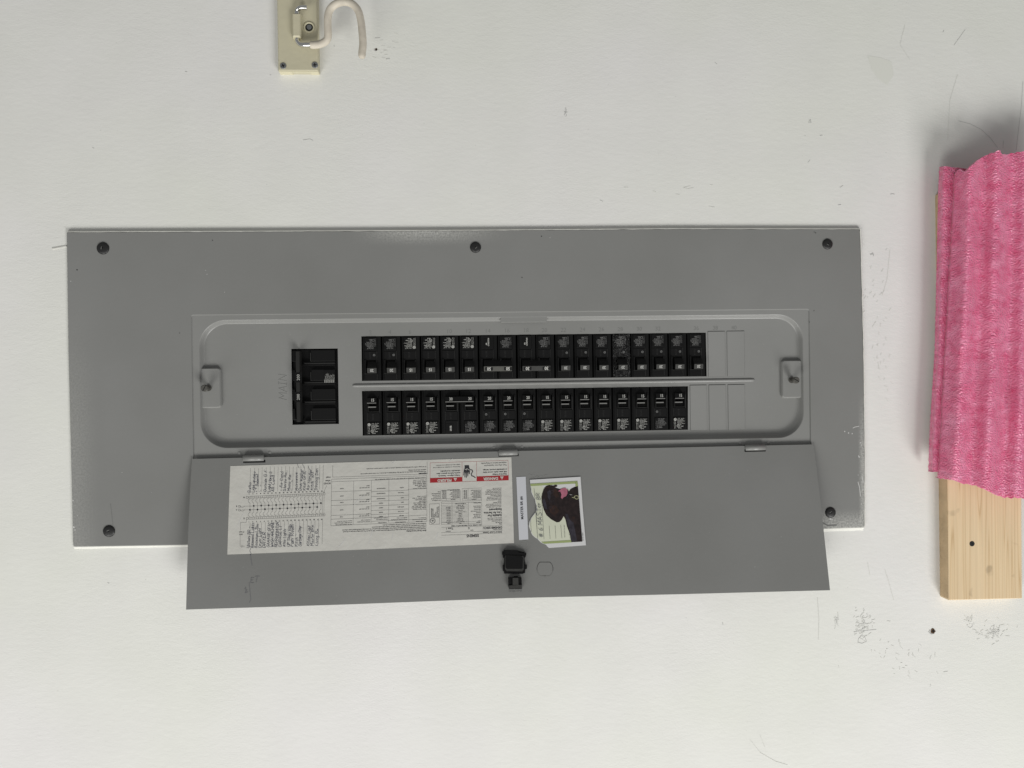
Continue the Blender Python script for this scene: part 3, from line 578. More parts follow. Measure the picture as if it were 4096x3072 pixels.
# sub-parts of the door
def dpart(b, name): return part(b, name, door)
for (u0, u1, v0, v1, tl) in [(974, 1056.6, 1819, 1848, -.018), (1995, 2070, 1800, 1822.5, -.018), (2979.6, 3058, 1779.6, 1803.7, -.018)]:
    # the rolled knuckle, with the slot below it
    b = MB().use('tray'); A = Vector(P(u0, lerp(v0, v1, .5), .0015)); B = Vector(P(u1, lerp(v0, v1, .5) - 2, .0015)); b.tube([A, A.lerp(B, .5), B], .0046, 18)
    b.use('dark'); pol(b, [(u0 - 1, v1 - 6), (u1 + 4, v1 - 8), (u1 + 5, v1 + 2), (u0 - 1, v1 + 4)], .0003)
    dpart(b, 'hinge')
for (u, v) in [(957, 1813), (1079, 1811), (2088, 1789), (1975, 1792), (2960, 1773), (3073, 1770)]:
    x, y = P2(u, v, TRAY); b = MB().use('tray'); n = 14; pr = [(.0026, TRAY), (.0022, TRAY + .0004), (.0012, TRAY + .0006)]
    b.add([(x + r * math.cos(2 * math.pi * k / n), y + r * math.sin(2 * math.pi * k / n), h) for r, h in pr for k in range(n)], [(i * n + k, i * n + (k + 1) % n, (i + 1) * n + (k + 1) % n, (i + 1) * n + k) for i in range(2) for k in range(n)] + [tuple(range(2 * n, 3 * n))], True)
    part(b, 'spot_weld', tray)
def c8(x, y): return (1980 + x / 2.676, 1780 + y / 2.676)
def c8s(l): return [c8(*p) for p in l]
b = MB().use('black'); slab(b, c8s([(100, 1122), (225, 1124), (322, 1150), (334, 1160), (330, 1185), (325, 1200), (316, 1205), (318, 1280), (340, 1282), (340, 1322), (322, 1330), (320, 1368), (290, 1377), (98, 1375), (96, 1350), (84, 1345), (80, 1285), (98, 1280), (96, 1210), (84, 1205), (82, 1175), (75, 1168), (76, 1140), (98, 1136)]), 0, .003)
b.use('handle'); slab(b, c8s([(112, 1182), (300, 1186), (308, 1200), (306, 1335), (290, 1352), (125, 1350), (108, 1330), (104, 1200)]), .003, .0048)
b.use('black'); slab(b, c8s([(118, 1192), (294, 1194), (298, 1205), (296, 1318), (286, 1326), (128, 1326), (116, 1314), (112, 1205)]), .0048, .0054)
slab(b, c8s([(100, 1124), (250, 1126), (250, 1150), (325, 1158), (325, 1178), (100, 1180)]), .003, .0042)
o = dpart(b, 'latch_bezel')
b = MB().use('black'); slab(b, c8s([(140, 1415), (190, 1412), (205, 1402), (240, 1402), (252, 1412), (282, 1415), (286, 1500), (286, 1535), (150, 1538), (142, 1500)]), 0, .005)
b.use('handle'); slab(b, c8s([(188, 1420), (248, 1420), (250, 1495), (188, 1497)]), .005, .009); slab(b, c8s([(150, 1504), (288, 1496), (288, 1532), (150, 1536)]), .005, .0062)
b.use('shade_smudge'); pol(b, c8s([(148, 1540), (290, 1534), (288, 1566), (150, 1574)]), .0002)
for _ in range(30):
    x, y = rs.uniform(152, 284), rs.uniform(1538, 1572); pol(b.use(rs.choice(['lit', 'faintgray'])), c8s([(x, y), (x + 7, y + 1), (x + 6, y + 6), (x + 1, y + 5)]), .0003)
dpart(b, 'latch_catch')
ko = []
for k in range(40):
    t = 2 * math.pi * k / 40; x, y = 535 + 86 * math.cos(t), 1326 + 92 * math.sin(t); ko.append((x, max(1254, min(1402, y))))
b = MB(); b.use('dark'); b.strip([c8(*p) for p in ko[18:40] + ko[:3]], 1.3, T=lambda x, y: D(x, y, .0002)); b.use('bar').strip([c8(*p) for p in ko[1:20]], 1.1, T=lambda x, y: D(x, y, .0002))  # groove's shaded top and lit bottom painted as strips
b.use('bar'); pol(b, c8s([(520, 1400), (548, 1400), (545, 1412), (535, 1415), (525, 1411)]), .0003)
dpart(b, 'knockout_outline')
b = MB().use('faintgray'); b.strip([(1001, 2212), (1004, 2240), (1008, 2262)], 2.6, T=lambda x, y: D(x, y, .0002)); b.strip([(996, 2330), (1000, 2370), (1003, 2400), (998, 2410)], 2, T=lambda x, y: D(x, y, .0002))
b.strip([(978, 2355), (984, 2350), (982, 2362), (988, 2360), (980, 2372), (992, 2368)], 2, T=lambda x, y: D(x, y, .0002))
b.pen('ET', 1002, 2330, 22, T=lambda x, y: D(x, 4660 - y, .0002), rot=0, wd=.1, rnd=random.Random(4))
b.use('lit'); 
for k in range(14):
    u = rs.uniform(2105, 2185); v = rs.uniform(1898, 1912); b.strip([(u, v), (u + rs.uniform(5, 18), v - rs.uniform(0, 3))], .9, T=lambda x, y: D(x, y, .0002))
    u = rs.uniform(2080, 2110); v = rs.uniform(2163, 2200); b.strip([(u, v), (u + rs.uniform(2, 8), v - rs.uniform(0, 8))], .9, T=lambda x, y: D(x, y, .0002))
dpart(b, 'pencil_mark')['kind'] = 'stuff'

# ================================================================ circuit directory sticker on the door
def c6(x, y): return (880 + x / 3.568, 1800 + y / 3.568)
def c7(x, y): return (1480 + x / 3.568, 1800 + y / 3.568)
def T6(l): return lambda x, y: D(*c6(x, y), l)
def T7(l): return lambda x, y: D(*c7(x, y), l)
dirx = D(*c6(1100, 860))
directory = thing('circuit_directory', 'long white printed circuit directory sticker with handwritten circuit names on the open door', 'sticker', dirx)
def on(b, name, root): return part(b, name, root)
b = MB().use('paper'); slab(b, [(921.5, 1864), (1480, 1846.5), (2045.6, 1829), (2051, 2000), (2056, 2172.3), (1480, 2197), (909.4, 2218.2), (915, 2040)], .0001, .0003)
on(b, 'paper', directory)
# creases in the paper
b = MB().use('note')
for q in [[(255, 250), (275, 290), (295, 250)], [(830, 235), (850, 262), (870, 230)], [(2010, 200), (1930, 210), (1960, 185)]]: pass
for st in [[(240, 1100), (290, 990), (340, 900)], [(2180, 1130), (2150, 1250), (2120, 1330)], [(2060, 650), (1950, 730), (1920, 780)], [(1690, 1380), (1750, 1330), (1790, 1260)]]: b.strip(st, 5, T=T6(.00042))
for st in [[(970, 1180), (950, 1240), (930, 1280)], [(330, 1190), (310, 1270)], [(1130, 160), (1180, 125)], [(300, 165), (330, 190), (360, 150)]]: b.strip(st, 5, T=T7(.00042))
on(b, 'crease', directory)['kind'] = 'stuff'
# --- printing. text is upside down in the photograph: rot = pi in a y-down pixel frame -> use mirrored mapping
def txt(b, s, x, y, size, T, ang=180.0, align='LEFT', bold=0.0, sx=1.0):
    bold += .012
    """text with its start at crop pixel (x, y); ang is its direction on screen, counter-clockwise"""
    F = lambda a, c: T(a, -c)
    return b.text(s, x, -y, size, T=F, rot=math.radians(ang), align=align, bold=bold, sx=sx)
def hand(b, s, x, y, size, T, ang, seed, wd=.085, adv=1.0):
    F = lambda a, c: T(a, -c)
    return b.pen(s, x, -y, size, T=F, rot=math.radians(ang), wd=wd, rnd=random.Random(seed), adv=adv, jit=.09)
TA = 182.2   # upside-down lines run slightly downhill to the left on screen
I6, I7 = T6(.0004), T7(.0004)
b = MB().use('ink')
top_lines = [(435, 262), (495, 258), (550, 262), (602, 250), (660, 248), (718, 235), (775, 240), (830, 240), (882, 238), (938, 232), (992, 235), (1045, 240), (1098, 240), (1155, 235), (1205, 230), (1260, 225), (1312, 225), (1370, 220), (1425, 215), (1475, 215)]
for k, (x, y) in enumerate(top_lines): b.strip([(x, y), (x - 8, 608 - (x - 435) * .045)], 2.2, T=I6)
for k in range(20): x = 430 + k * 54.5; b.strip([(x, 1042 - k * 2.4), (x - 9, 1385 - k * 2.4)], 2.2, T=I6)
# numbers
for k in range(20):
    x = 405 + k * 54.7; txt(b, str(2 * k + 2), x + 10, 620 - k * 2.1, 24, I6, TA, 'CENTER', .02); txt(b, str(2 * k + 1), x + 8, 1018 - k * 1.9, 24, I6, TA, 'CENTER', .02)
# terminal strips
for (ya, yb, yc) in ((663, 690, 'N'), (962, 990, 'G')):
    sl = -.0455
    L_ = lambda y, x: y + (x - 415) * sl
    b.strip([(415, L_(ya, 415)), (1498, L_(ya, 1498))], 2.5, T=I6); b.strip([(415, L_(yb, 415)), (1498, L_(yb, 1498))], 2.5, T=I6)
    for k in range(41): x = 415 + k * 27.1; b.strip([(x, L_(ya, x)), (x, L_(yb, x))], 3.2 if k % 2 else 2.0, T=I6)
    b.strip([(375, ya), (403, ya), (403, yb), (375, yb), (375, ya)], 3, T=I6); b.strip([(403, (ya + yb) / 2), (415, (ya + yb) / 2)], 2.5, T=I6)
    txt(b, yc, 356, (ya + yb) / 2 - 10, 32, I6, TA, 'RIGHT' if 0 else 'LEFT', .01)
for nm, y in (('B', 805), ('A', 858)):
    b.strip([(265, y - 12), (290, y - 12), (290, y + 12), (265, y + 12), (265, y - 12)], 3, T=I6); txt(b, nm, 246, y - 12, 30, I6, TA)
    b.strip([(290, y), (302, y + 12), (330, y + 16), (345, y + 2), (355, y - 2), (430, y - 4), (1440 if nm == 'B' else 1395, y - 46)], 2.2, T=I6)
    b.strip([(300, y), (312, y - 2), (350, y - 4)], 1.5, T=I6)
# bus stabs with dots
for k in range(20):
    x = 428 + k * 53.3; yB = 801 - (x - 428) * .042; yA = 855 - (x - 428) * .042
    for (s_, y0) in ((-1, yB), (1, yA)):
        b.strip([(x, yA), (x, yB - 40)] if s_ < 0 else [(x, yA), (x, yA + 35)], 2.2, T=I6)
        e = (yB - 40) if s_ < 0 else (yA + 35); b.strip([(x, e), (x - 18, e + s_ * 14), (x - 26, e + s_ * 34), (x - 22, e + s_ * 52), (x + 2, e + s_ * 60)], 2.4, T=I6)
    cx_, cy_ = x, (yB if k % 2 else yA)
    F = I6; vs = [F(cx_ + 13 * math.cos(a * math.pi / 8), cy_ + 13 * math.sin(a * math.pi / 8)) for a in range(16)]; b.add(vs[::-1], [tuple(range(16))])
b.strip([(1462, 640), (1460, 930)], 2.2, T=I6); b.strip([(1486, 640), (1482, 930)], 2.2, T=I6); b.strip([(1524, 505), (1480, 605)], 2.4, T=I6)
b.strip([(1484, 590), (1479, 612), (1496, 598)], 4, T=I6)
for s_, y in (('BOND', 465), ('when', 428), ('reqd', 380)): txt(b, s_, 1578, y, 34, I6, TA, bold=.005)
b.strip([(378, 990), (376, 1032), (292, 1036), (290, 1150)], 2.2, T=I6); b.strip([(288, 1215), (286, 1375), (305, 1376)], 2.2, T=I6)
for k in range(4): b.strip([(308 + k * 13, 1355 + k * 5), (306 + k * 13, 1395 - k * 5)], 2.5, T=I6)
txt(b, 'GRD', 326, 1195, 26, I6, TA, bold=.01); txt(b, 'If reqd.', 345, 1162, 26, I6, TA, bold=.01)
on(b, 'circuit_diagram', directory)
b = MB().use('pen'); 
tops = ['Baths', 'Light upstairs', "'' '' Basemnt", "''  ''", 'Outside G F', 'Light Hang 11', 'Air Cond', '', '- Air Cond', 'Stereo Rm..', 'Music Rm', "''    ''", 'Microwave', 'Dish Washer', 'Kitch GFIC', 'Air Handler', 'Kitch Vent', 'Dinning Den']
for k, s_ in enumerate(tops):
    if s_: hand(b, s_, 436 + k * 56, 606 - k * 2, 40, I6, 86 + (k * 37 % 5) - 1, 40 + k, .11, 1.15 if len(s_) < 13 else .95)
bots = ['Upstairs BR -', 'Basement Lights', 'Basement Rm', 'Dryer Light', 'DRYER', 'GARAGE GFIC', 'WASH MACHINE', 'REFRIGERATOR', 'GARAGE LI', 'Attic Lights', 'UP Stairs BRm', 'Fam Room', "Kitch ''", 'Garbage Disp', '', 'Kitchen Light', 'Master BRm', 'Living Rm']
for k, s_ in enumerate(bots):
    if s_: hand(b, s_, 416 + k * 57.5, 1400 - k * 2, 39 if s_ not in ('DRYER', 'Fam Room') else 50, I6, 86 + (k * 53 % 5), 90 + k, .11, 1.12 if len(s_) < 12 else .98)
b.strip([(440, 1400), (425, 1440), (445, 1480), (430, 1495)], 5, T=I6)
b.strip([(1100, 200), (1130, 260)], 4, T=I6); b.strip([(1175, 200), (1205, 265)], 4, T=I6); b.strip([(1255, 225), (1290, 300)], 4, T=I6)
on(b, 'handwriting', directory)
# --- printed tables
b = MB().use('ink')
# frame of the middle table, spanning both crops (crop 6 x + 2140.8 px = crop 7 x)
def X(x): return x   # crop-7 x; crop-6 coordinates are converted by subtracting 2140.8
def l7(pts, w_=2.2): b.strip(pts, w_, T=I7)
o6 = lambda x, y: (x - 2140.8, y)
def sl7(x, y): return y
# important box
l7([o6(1610, 222), o6(1608, 388)], 2.5); l7([o6(1608, 388), (820, 342)], 2.5); l7([(815, 170), (820, 345)], 2.5)
# table outline
TL_, TR_, BL_, BR_ = o6(1594, 418), (810, 368), o6(1582, 1083), (812, 1052)
BL_ = o6(1582, 1083); BR_ = (812, 1020)
l7([TL_, TR_, BR_, BL_, TL_], 2.4)
l7([o6(1592, 455), (808, 402)])
def tp(fx, fy):   # point inside the table
    a = (lerp(TL_[0], TR_[0], fx), lerp(TL_[1], TR_[1], fx)); c = (lerp(BL_[0], BR_[0], fx), lerp(BL_[1], BR_[1], fx)); return (lerp(a[0], c[0], fy), lerp(a[1], c[1], fy))
FX = [0, .232, .418, .602, .811]
for fx in FX[1:]: l7([tp(fx, .055), tp(fx, .985)])
for fy in (.27, .46, .565, .78, .86): l7([tp(0, fy), tp(.42, fy - .0)])
for fy in (.30, .41, .51, .61, .71, .80): l7([tp(.42, fy), tp(.811, fy)])
for fy in (.86, .945): l7([tp(.42, fy), tp(1, fy)]); 
l7([tp(0, .86), tp(.42, .86)]); l7([tp(.8, .28), tp(1, .28)])
def t7(s_, x, y, sz, al='LEFT', bd=.01, sx=1.0): txt(b, s_, x, y, sz, I7, TA, al, bd, sx)
for k, (fy, s_) in enumerate([(.20, '100,000'), (.36, '65,000'), (.50, '42,000'), (.66, '22,000'), (.81, '10,000')]):
    p_ = tp(.11, fy); t7(s_, p_[0], p_[1], 18, 'CENTER')
    p_ = tp(.40, fy); t7('QP QPH HQP QPF', p_[0], p_[1], 18); p_ = tp(.40, fy - .04); t7('QPHF', p_[0], p_[1], 18)
for fy, s_ in [(.20, 'HQPPH'), (.31, 'None Used'), (.42, 'HQPP'), (.52, 'QJ2H'), (.62, 'QPPH,QJH2'), (.72, 'None Used'), (.81, 'QPP,QJ2')]:
    p_ = tp(.76, fy + .03); t7(s_, p_[0], p_[1], 18); p_ = tp(.52, fy + .03); t7('EQ8695' if fy > .5 else 'EQ9685,EQ8705', p_[0], p_[1], 18, 'CENTER')
for j, s_ in enumerate(['None Used or Siemens', 'Breaker Types', 'HJ2B, HJXD, HLXB', 'HHJD, HLMXD, HLXD', 'HMXD, HNXD, HPXD', 'or Class J,T or L Fuses']): t7(s_, 800, 560 - j * 24 - 18, 20)
for j, s_ in enumerate(['None Used or Siemens', 'Breaker Types JXD2, JD6', 'JXD6, HJD6, HLD6, LD6', 'LXD6, HLXD6, MD6', 'HMD6, HMXD6, ND6', 'HND6, PD6', 'PXD6, RD6, RXD6', 'JXD6, HPXD6, or Class', 'J,T,R or L Fuses']): t7(s_, 800, 838 - j * 23, 20)
for x_, a_, c_ in [(800, 'When the main protecting', 'the system is a'), (530, 'And the breaker protecting this', 'panelboard is a Type'), (250, 'And the installed main', 'breaker in this panelboard')]: t7(a_, x_, 985, 18); t7(c_, x_, 962, 18)
p_ = (o6(2140, 1018)); t7('And the branch breakers', p_[0], p_[1], 18); t7('installed are Type', p_[0], p_[1] - 24, 18)
p_ = (o6(1885, 1055)); t7('Then the maximum short circuit', p_[0], p_[1], 18); t7('current rating in RMS symmetrical', p_[0], p_[1] - 24, 18); t7('amperes 120/240 volts AC is', p_[0], p_[1] - 48, 18)
t7('Main Breaker', 750, 1012, 18); t7('Feeder/Main Breaker', 510, 1022, 18); t7('Panelboard Main', 235, 1030, 18)
for j, s_ in enumerate(['Short Circuit Current Rating', 'This panelboard has a maximum short circuit current rating of 100,000 RMS symmetrical amperes, 120/240 volts AC. The actual rating is dependent on the branch', 'breakers installed in the panelboard and the main/feeder breaker. If any, installed ahead of this panelboard. The current main breaker/fuse/panel breaker rating must', 'be marked on the panelboard. Any circuit breaker installed, replaced, or added in this panelboard must be', 'manufactured by the maker and must be of the correct type as indicated on the label.']):
    t7(s_, 803, 1142 - j * 25, 22 if j else 24, bd=.012 if j else .03, sx=.82 if j else 1)
t7('Important', 808, 326, 28, bd=.03)
t7('This equipment has been designed for use only with Type Circuit Breakers as shown above. Use of other circuit breakers in this', 803, 300, 21, sx=.86)
t7('equipment will void the warranty.', 803, 275, 21, sx=.9)
t7('Do not spray or allow any petroleum based chemicals, solvents or paints to contact interior components.', 803, 232, 21, sx=.95)
t7('The factory installed Main Circuit Breaker is a Type EQ9685. EQ8705 may also be installed. Check Breaker for Type.', 798, 390, 18, sx=.85)
on(b, 'printed_table', directory)
b = MB().use('ink')
t7('SIEMENS', 1555, 1204, 52, bd=.018, sx=.92); b.strip([(1020, 1218), (1890, 1185)], 2.2, T=I7); b.strip([(1020, 1182), (1890, 1150)], 2.2, T=I7); b.strip([(1020, 1105), (1890, 1078)], 2, T=I7)
t7('Indoor Load Center', 1880, 1160, 34, bd=.02, sx=.97); t7('Catalog Number', 1888, 1125, 20); t7('G4040MB1200CU', 1888, 1090, 42, bd=.02, sx=.88); t7('E', 1420, 1102, 38); t7('Type 1', 1188, 1108, 38)
t7('Series', 1475, 1140, 18); t7('Enclosure', 1150, 1155, 18)
t7('USE COPPER OR ALUMINUM 60/75 C WIRE', 1598, 1060, 25, bd=.012, sx=.92)
for s_, y in [('Ratings', 1052), ('200 Amps. Max', 1030), ('See Main Breaker Rating', 1006), ('120/240 Volts AC 1 Phase 3 Wire', 984), ('208Y/120 Volts AC 1 Phase 3 Wire', 962)]: t7(s_, 1884, y, 18, sx=.82)
for s_, y in [('Suitable For', 917), ('Use As Service', 877), ('Equipment', 833)]: t7(s_, 1880, y, 42, bd=.025)
for j, s_ in enumerate(['when used as service equipment', 'all unused neutral branch terminals', 'can be used as equipment ground', 'ing wire terminals.', 'General', 'Remove terminals from bus only', 'where breakers will be installed', 'All openings must be filled with', 'breakers or filler plates.', 'Circuit breaker overload trip point', 'Trip is indicated by handle position', 'midway between ON and OFF. To', 'reset, move handle to OFF posi-', 'tion then turn ON.']): t7(s_, 1875, 806 - j * 20.5, 18, sx=.9, bd=.012)
# right hand tables
def grid(xs, ys, sl=-.03, w_=2):
    for x_ in xs: b.strip([(x_ + 0, ys[0]), (x_, ys[-1])], w_, T=I7)
    for y in ys: b.strip([(xs[0], y + 0), (xs[-1], y - (xs[-1] - xs[0]) * .035)], w_, T=I7)
for xs, ys in [([1020, 1170, 1405, 1595], [1062, 1036]), ([1020, 1170, 1405, 1595], [742, 765]), ([1012, 1090, 1290], [580, 696, 722]), ([1315, 1400, 1593], [552, 690, 716])]: grid(xs, ys)
for x_ in (1020, 1595, 1405, 1170): b.strip([(x_, 742), (x_, 1055 if x_ > 1100 else 1062)], 2, T=I7)
for k in range(14): y = 785 + k * 19; b.strip([(1020, y + 8), (1400, y - 4)], 1.3, T=I7)
rows_ = [('Terminals', 'Wire', 'Torque'), ('A B N', '250 kcmil 1 AWG', '250 lb. ins.'), ('', '2/0 - 4 AWG', '50 lb. ins.'), ('Neutral / Ground', '14-10 AWG', '20 lb. ins.'), ('1.4m Type Q0', '8 AWG', '25 lb. ins.'), ('Ground Bar Kits', '6 AWG', '35 lb. ins.'), ('Accessory', '4 AWG', '35 lb. ins.'), ('Grd. Conductors (2A)', '10 or 12, 14 10 AWG', '20 lb. ins.'), ('(AL) Accessory', '2/0 AWG', '50 lb. ins.'), ('(AL) Accessory', '300 kcmil 1 AWG', '120 lb. ins.'), ('UL4 (Accessory)', '350 kcmil 1 AWG', '250 lb. ins.'), ('', '2/0 - 8 AWG', ''), ('Branch Breakers', 'See Marking On Breaker', '')]
for k, r_ in enumerate(rows_):
    y = 1030 - k * 23.5
    t7(r_[0], 1580, y, 20, sx=.78); t7(r_[1], 1290, y + 12, 20, 'CENTER', sx=.78); t7(r_[2], 1150, y + 16, 20, sx=.78)
for x_, c_ in ((1280, 1090), (1580, 1400)):
    t7('Accessories', x_ - 60, 700, 18, sx=.8)
    for k in range(7): y = 676 - k * 18; t7('Neutral Ground Lug Kit'[0:14 + (k * 5 % 8)], x_, y, 19, sx=.8); t7('EC' + str(1023 + k * 77), x_ - 200 if c_ == 1090 else x_ - 195, y + 4, 19, sx=.8); 
for j, s_ in enumerate(['For installation in', 'accordance with all', 'local electrical', 'codes and or the', 'National Electrical', 'Code']): t7(s_, 1005, 712 - j * 24, 20, sx=.85)
t7('Holes to be sealed by contractor', 1280, 560, 16, sx=.85)
on(b, 'printed_specification', directory)
# listing mark
b = MB().use('ink'); b.strip([(848, 772), (990, 765), (995, 1058), (850, 1064), (848, 772)], 2.5, T=I7)
def circ(cx_, cy_, r, n=24): return [(cx_ + r * math.cos(2 * math.pi * k / n), cy_ + r * math.sin(2 * math.pi * k / n)) for k in range(n + 1)]
b.strip(circ(895, 1010, 36), 6, T=I7); txt(b, 'UL', 912, 1012, 34, I7, 90 + 180 + 90, 'CENTER', .03) if 0 else txt(b, 'UL', 895, 998, 34, I7, TA, 'CENTER', .03)
for j, s_ in enumerate(['UNDERWRITERS', 'LABORATORIES', 'LISTED', 'CLIMATIC', 'INC. PANELBOARD', 'ISSUE No. Q-147,475']): txt(b, s_, 885 + j * 20, 965, 19, I7, 90, bold=.01, sx=.95)
on(b, 'listing_mark', directory)
# danger block
b = MB().use('red'); 
F7 = T7(.00045)
def rect7(a_): b.add([F7(*p) for p in reversed(a_)], [(3, 2, 1, 0) if False else (0, 1, 2, 3)])
def poly7(pts, lift=.00045):
    V = [D(*c7(*p), lift) for p in pts]; tri = tessellate_polygon([[Vector((p[0], p[1], 0)) for p in V]]); b.add(V, [b._ccw(V, t) for t in tri])
poly7([(858, 402), (1315, 386), (1318, 452), (858, 468)]); poly7([(1523, 378), (1975, 362), (1978, 432), (1524, 448)])
b.strip([(858, 184), (1970, 148), (1978, 430)], 3, T=T7(.0004)); b.strip([(858, 184), (858, 468)], 3, T=T7(.0004)); b.strip([(1313, 170), (1318, 452), (1523, 446), (1521, 162)], 3, T=T7(.0004))
on(b, 'warning_banner', directory)
b = MB().use('paper')
W7 = T7(.0006)
for s_, x_, y, tx, ty in (('DANGER', 1828, 388, 1880, 402), ('PELIGRO', 1163, 412, 1215, 424)):
    b = MB().use('paper'); txt(b, s_, x_, y, 54, W7, TA, bold=.03, sx=.95)
    poly7([(tx - 24, ty - 24), (tx + 26, ty - 26), (tx + 4, ty + 22)], .0006)
    b.use('red').strip([(tx + 2, ty - 7), (tx + 3, ty + 8)], 5, T=T7(.0007)); b.strip([(tx + 2, ty - 20), (tx + 2, ty - 16)], 5, T=T7(.0007))
    on(b, 'banner_lettering', directory)
b = MB().use('ink')
for j, (s_, bd) in enumerate([('Hazardous Voltage.', .022), ('Will cause death, serious injury', .022), ('or substantial property damage.', .022)]): t7(s_, 1955, 334 - j * 34, 27, bd=bd)
for j, s_ in enumerate(['Turn off power supplying this', 'equipment before working inside.']): t7(s_, 1950, 204 - j * 33, 27, bd=0)
for j, (s_, bd) in enumerate([('Voltaje peligroso. Causara la', .022), ('muerte, lesiones graves o dano', .022), ('substancial a la propiedad.', .022)]): t7(s_, 1288, 352 - j * 33, 27, bd=bd)
for j, s_ in enumerate(['Desconecte el suministro de energia a todo', 'equipo antes de trabajar en su interior.']): t7(s_, 1288, 232 - j * 30, 22, bd=0)
poly7([(1348, 218), (1412, 216), (1418, 250), (1425, 268), (1428, 292), (1424, 345), (1412, 345), (1408, 318), (1404, 318), (1402, 372), (1391, 380), (1388, 322), (1383, 322), (1381, 395), (1370, 398), (1368, 325), (1363, 325), (1360, 390), (1349, 390), (1350, 322), (1346, 320), (1340, 365), (1331, 365), (1336, 300), (1340, 270), (1352, 252)], .0004)
b.strip([(1430, 282), (1455, 285), (1465, 305), (1445, 345), (1452, 368), (1480, 378), (1503, 396)], 13, T=T7(.0004))
on(b, 'warning_text', directory)
b = MB().use('paper'); b.strip([(1335, 262), (1375, 285), (1380, 265), (1432, 292)], 6, T=T7(.0006)); on(b, 'lightning_bolt', directory)

# ================================================================ name tape and torn note
tape = thing('name_tape', 'narrow white tape strip reading MASTER BR #6 beside the torn note', 'label', D(*c8(290, 680)))
b = MB().use('tape'); slab(b, c8s([(228, 343), (328, 338), (357, 1010), (257, 1017)]), .0001, .0004); on(b, 'tape', tape)
b = MB().use('ink'); b.text('MASTER BR #6', 305, -796, 38, T=lambda x, y: D(*c8(x, -y), .0005), rot=math.radians(92.5), bold=.02, sx=1.02); on(b, 'lettering', tape)
note = thing('torn_note', 'torn notepad sheet with a brown dog picture and handwritten #6 Master BR', 'note', D(*c8(680, 720)))
T8 = lambda l: (lambda x, y: D(*c8(x, y), l))
R8 = random.Random(12)
torn = [(578, 1102), (560, 1088), (545, 1068), (520, 1056), (495, 1045), (470, 1022), (455, 1005), (430, 992), (405, 972), (390, 950), (384, 930), (372, 900), (364, 870), (366, 840), (374, 812), (392, 770), (420, 742), (435, 715), (447, 685), (444, 650), (434, 620), (430, 595), (412, 560), (402, 530), (390, 500), (384, 470), (380, 440)]
torn = [(x + R8.uniform(-3, 3), y) for x, y in torn]
b = MB().use('note'); slab(b, c8s([(373, 373), (915, 340), (940, 690), (973, 1073), (578, 1102)] + torn[1:]), .0004, .0009)
on(b, 'paper', note)
b = MB().use('cream'); 
def poly8(pts, lift): 
    V = [D(*c8(*p), lift) for p in pts]; tri = tessellate_polygon([[Vector((p[0], p[1], 0)) for p in V]]); b.add(V, [b._ccw(V, t) for t in tri])
poly8([(384, 415), (882, 388), (935, 1030), (530, 1055), (497, 1040), (474, 1018), (458, 1000), (432, 986), (410, 968), (395, 945), (388, 925), (377, 895), (370, 868), (372, 840), (380, 815), (397, 775), (424, 745), (440, 716), (452, 685), (449, 650), (440, 620), (435, 595), (418, 560), (407, 530), (396, 500), (390, 470)], .0010)
b.use('note'); poly8([(520, 455), (500, 430), (860, 412), (870, 470), (600, 470)], .0011)
b.use('green'); poly8([(378, 416), (880, 386), (882, 412), (382, 440)], .0012); poly8([(494, 1038), (816, 1018), (820, 1042), (528, 1058)], .0012)
poly8([(860, 388), (882, 386), (890, 440), (862, 470)], .0012)
on(b, 'printed_border', note)
b = MB().use('fur')
dog = [(497, 560), (505, 520), (520, 475), (545, 440), (580, 428), (625, 435), (648, 425), (668, 432), (665, 445), (640, 455), (690, 470), (740, 462), (775, 480), (790, 500), (810, 470), (850, 450), (888, 440), (935, 1034), (818, 1040), (800, 950), (770, 870), (755, 800), (735, 762), (715, 800), (690, 825), (660, 828), (600, 795), (550, 750), (525, 700), (510, 650)]
poly8(dog, .0013)
b.use('fur2'); poly8([(560, 500), (590, 480), (600, 520), (585, 600), (565, 560)], .0014); poly8([(752, 735), (780, 740), (800, 800), (840, 830), (880, 1030), (820, 1036), (805, 950), (775, 850)], .0014); poly8([(508, 590), (530, 570), (545, 620), (560, 690), (530, 680)], .0014)
b.use('fur3'); poly8([(610, 480), (650, 470), (680, 500), (690, 560), (650, 560), (620, 530)], .0014); poly8([(820, 770), (855, 765), (862, 785), (835, 795)], .0014); poly8([(580, 650), (640, 640), (690, 700), (640, 760), (590, 720)], .0014); poly8([(525, 460), (550, 445), (590, 445), (560, 460)], .0014)
b.use('tongue'); poly8([(675, 495), (720, 462), (755, 458), (775, 480), (776, 520), (760, 548), (735, 560), (718, 578), (705, 560), (712, 530), (700, 500)], .0015)
b.use('gold'); b.strip([(825, 560), (850, 566), (848, 550), (870, 542), (893, 548), (890, 575), (870, 580), (855, 566)], 6, T=T8(.0016)); b.use('note'); b.strip([(800, 530), (825, 535)], 3, T=T8(.0016))
b.use('fur2'); b.strip([(775, 470), (790, 500), (785, 545), (770, 570)], 4, T=T8(.0016))
b.use('fur2'); b.strip(circ(612, 498, 14, 10), 4, T=T8(.0016))
for k in range(60):
    x_ = R8.uniform(560, 640); y_ = R8.uniform(500, 720); b.strip([(x_, y_), (x_ + R8.uniform(-8, 10), y_ + R8.uniform(10, 30))], 1.6, T=T8(.0016))
for k in range(50):
    x_ = R8.uniform(790, 870); y_ = R8.uniform(840, 1010); b.strip([(x_, y_), (x_ + R8.uniform(-5, 8), y_ + R8.uniform(10, 24))], 1.6, T=T8(.0016))
on(b, 'dog_picture', note)
b = MB().use('ink')
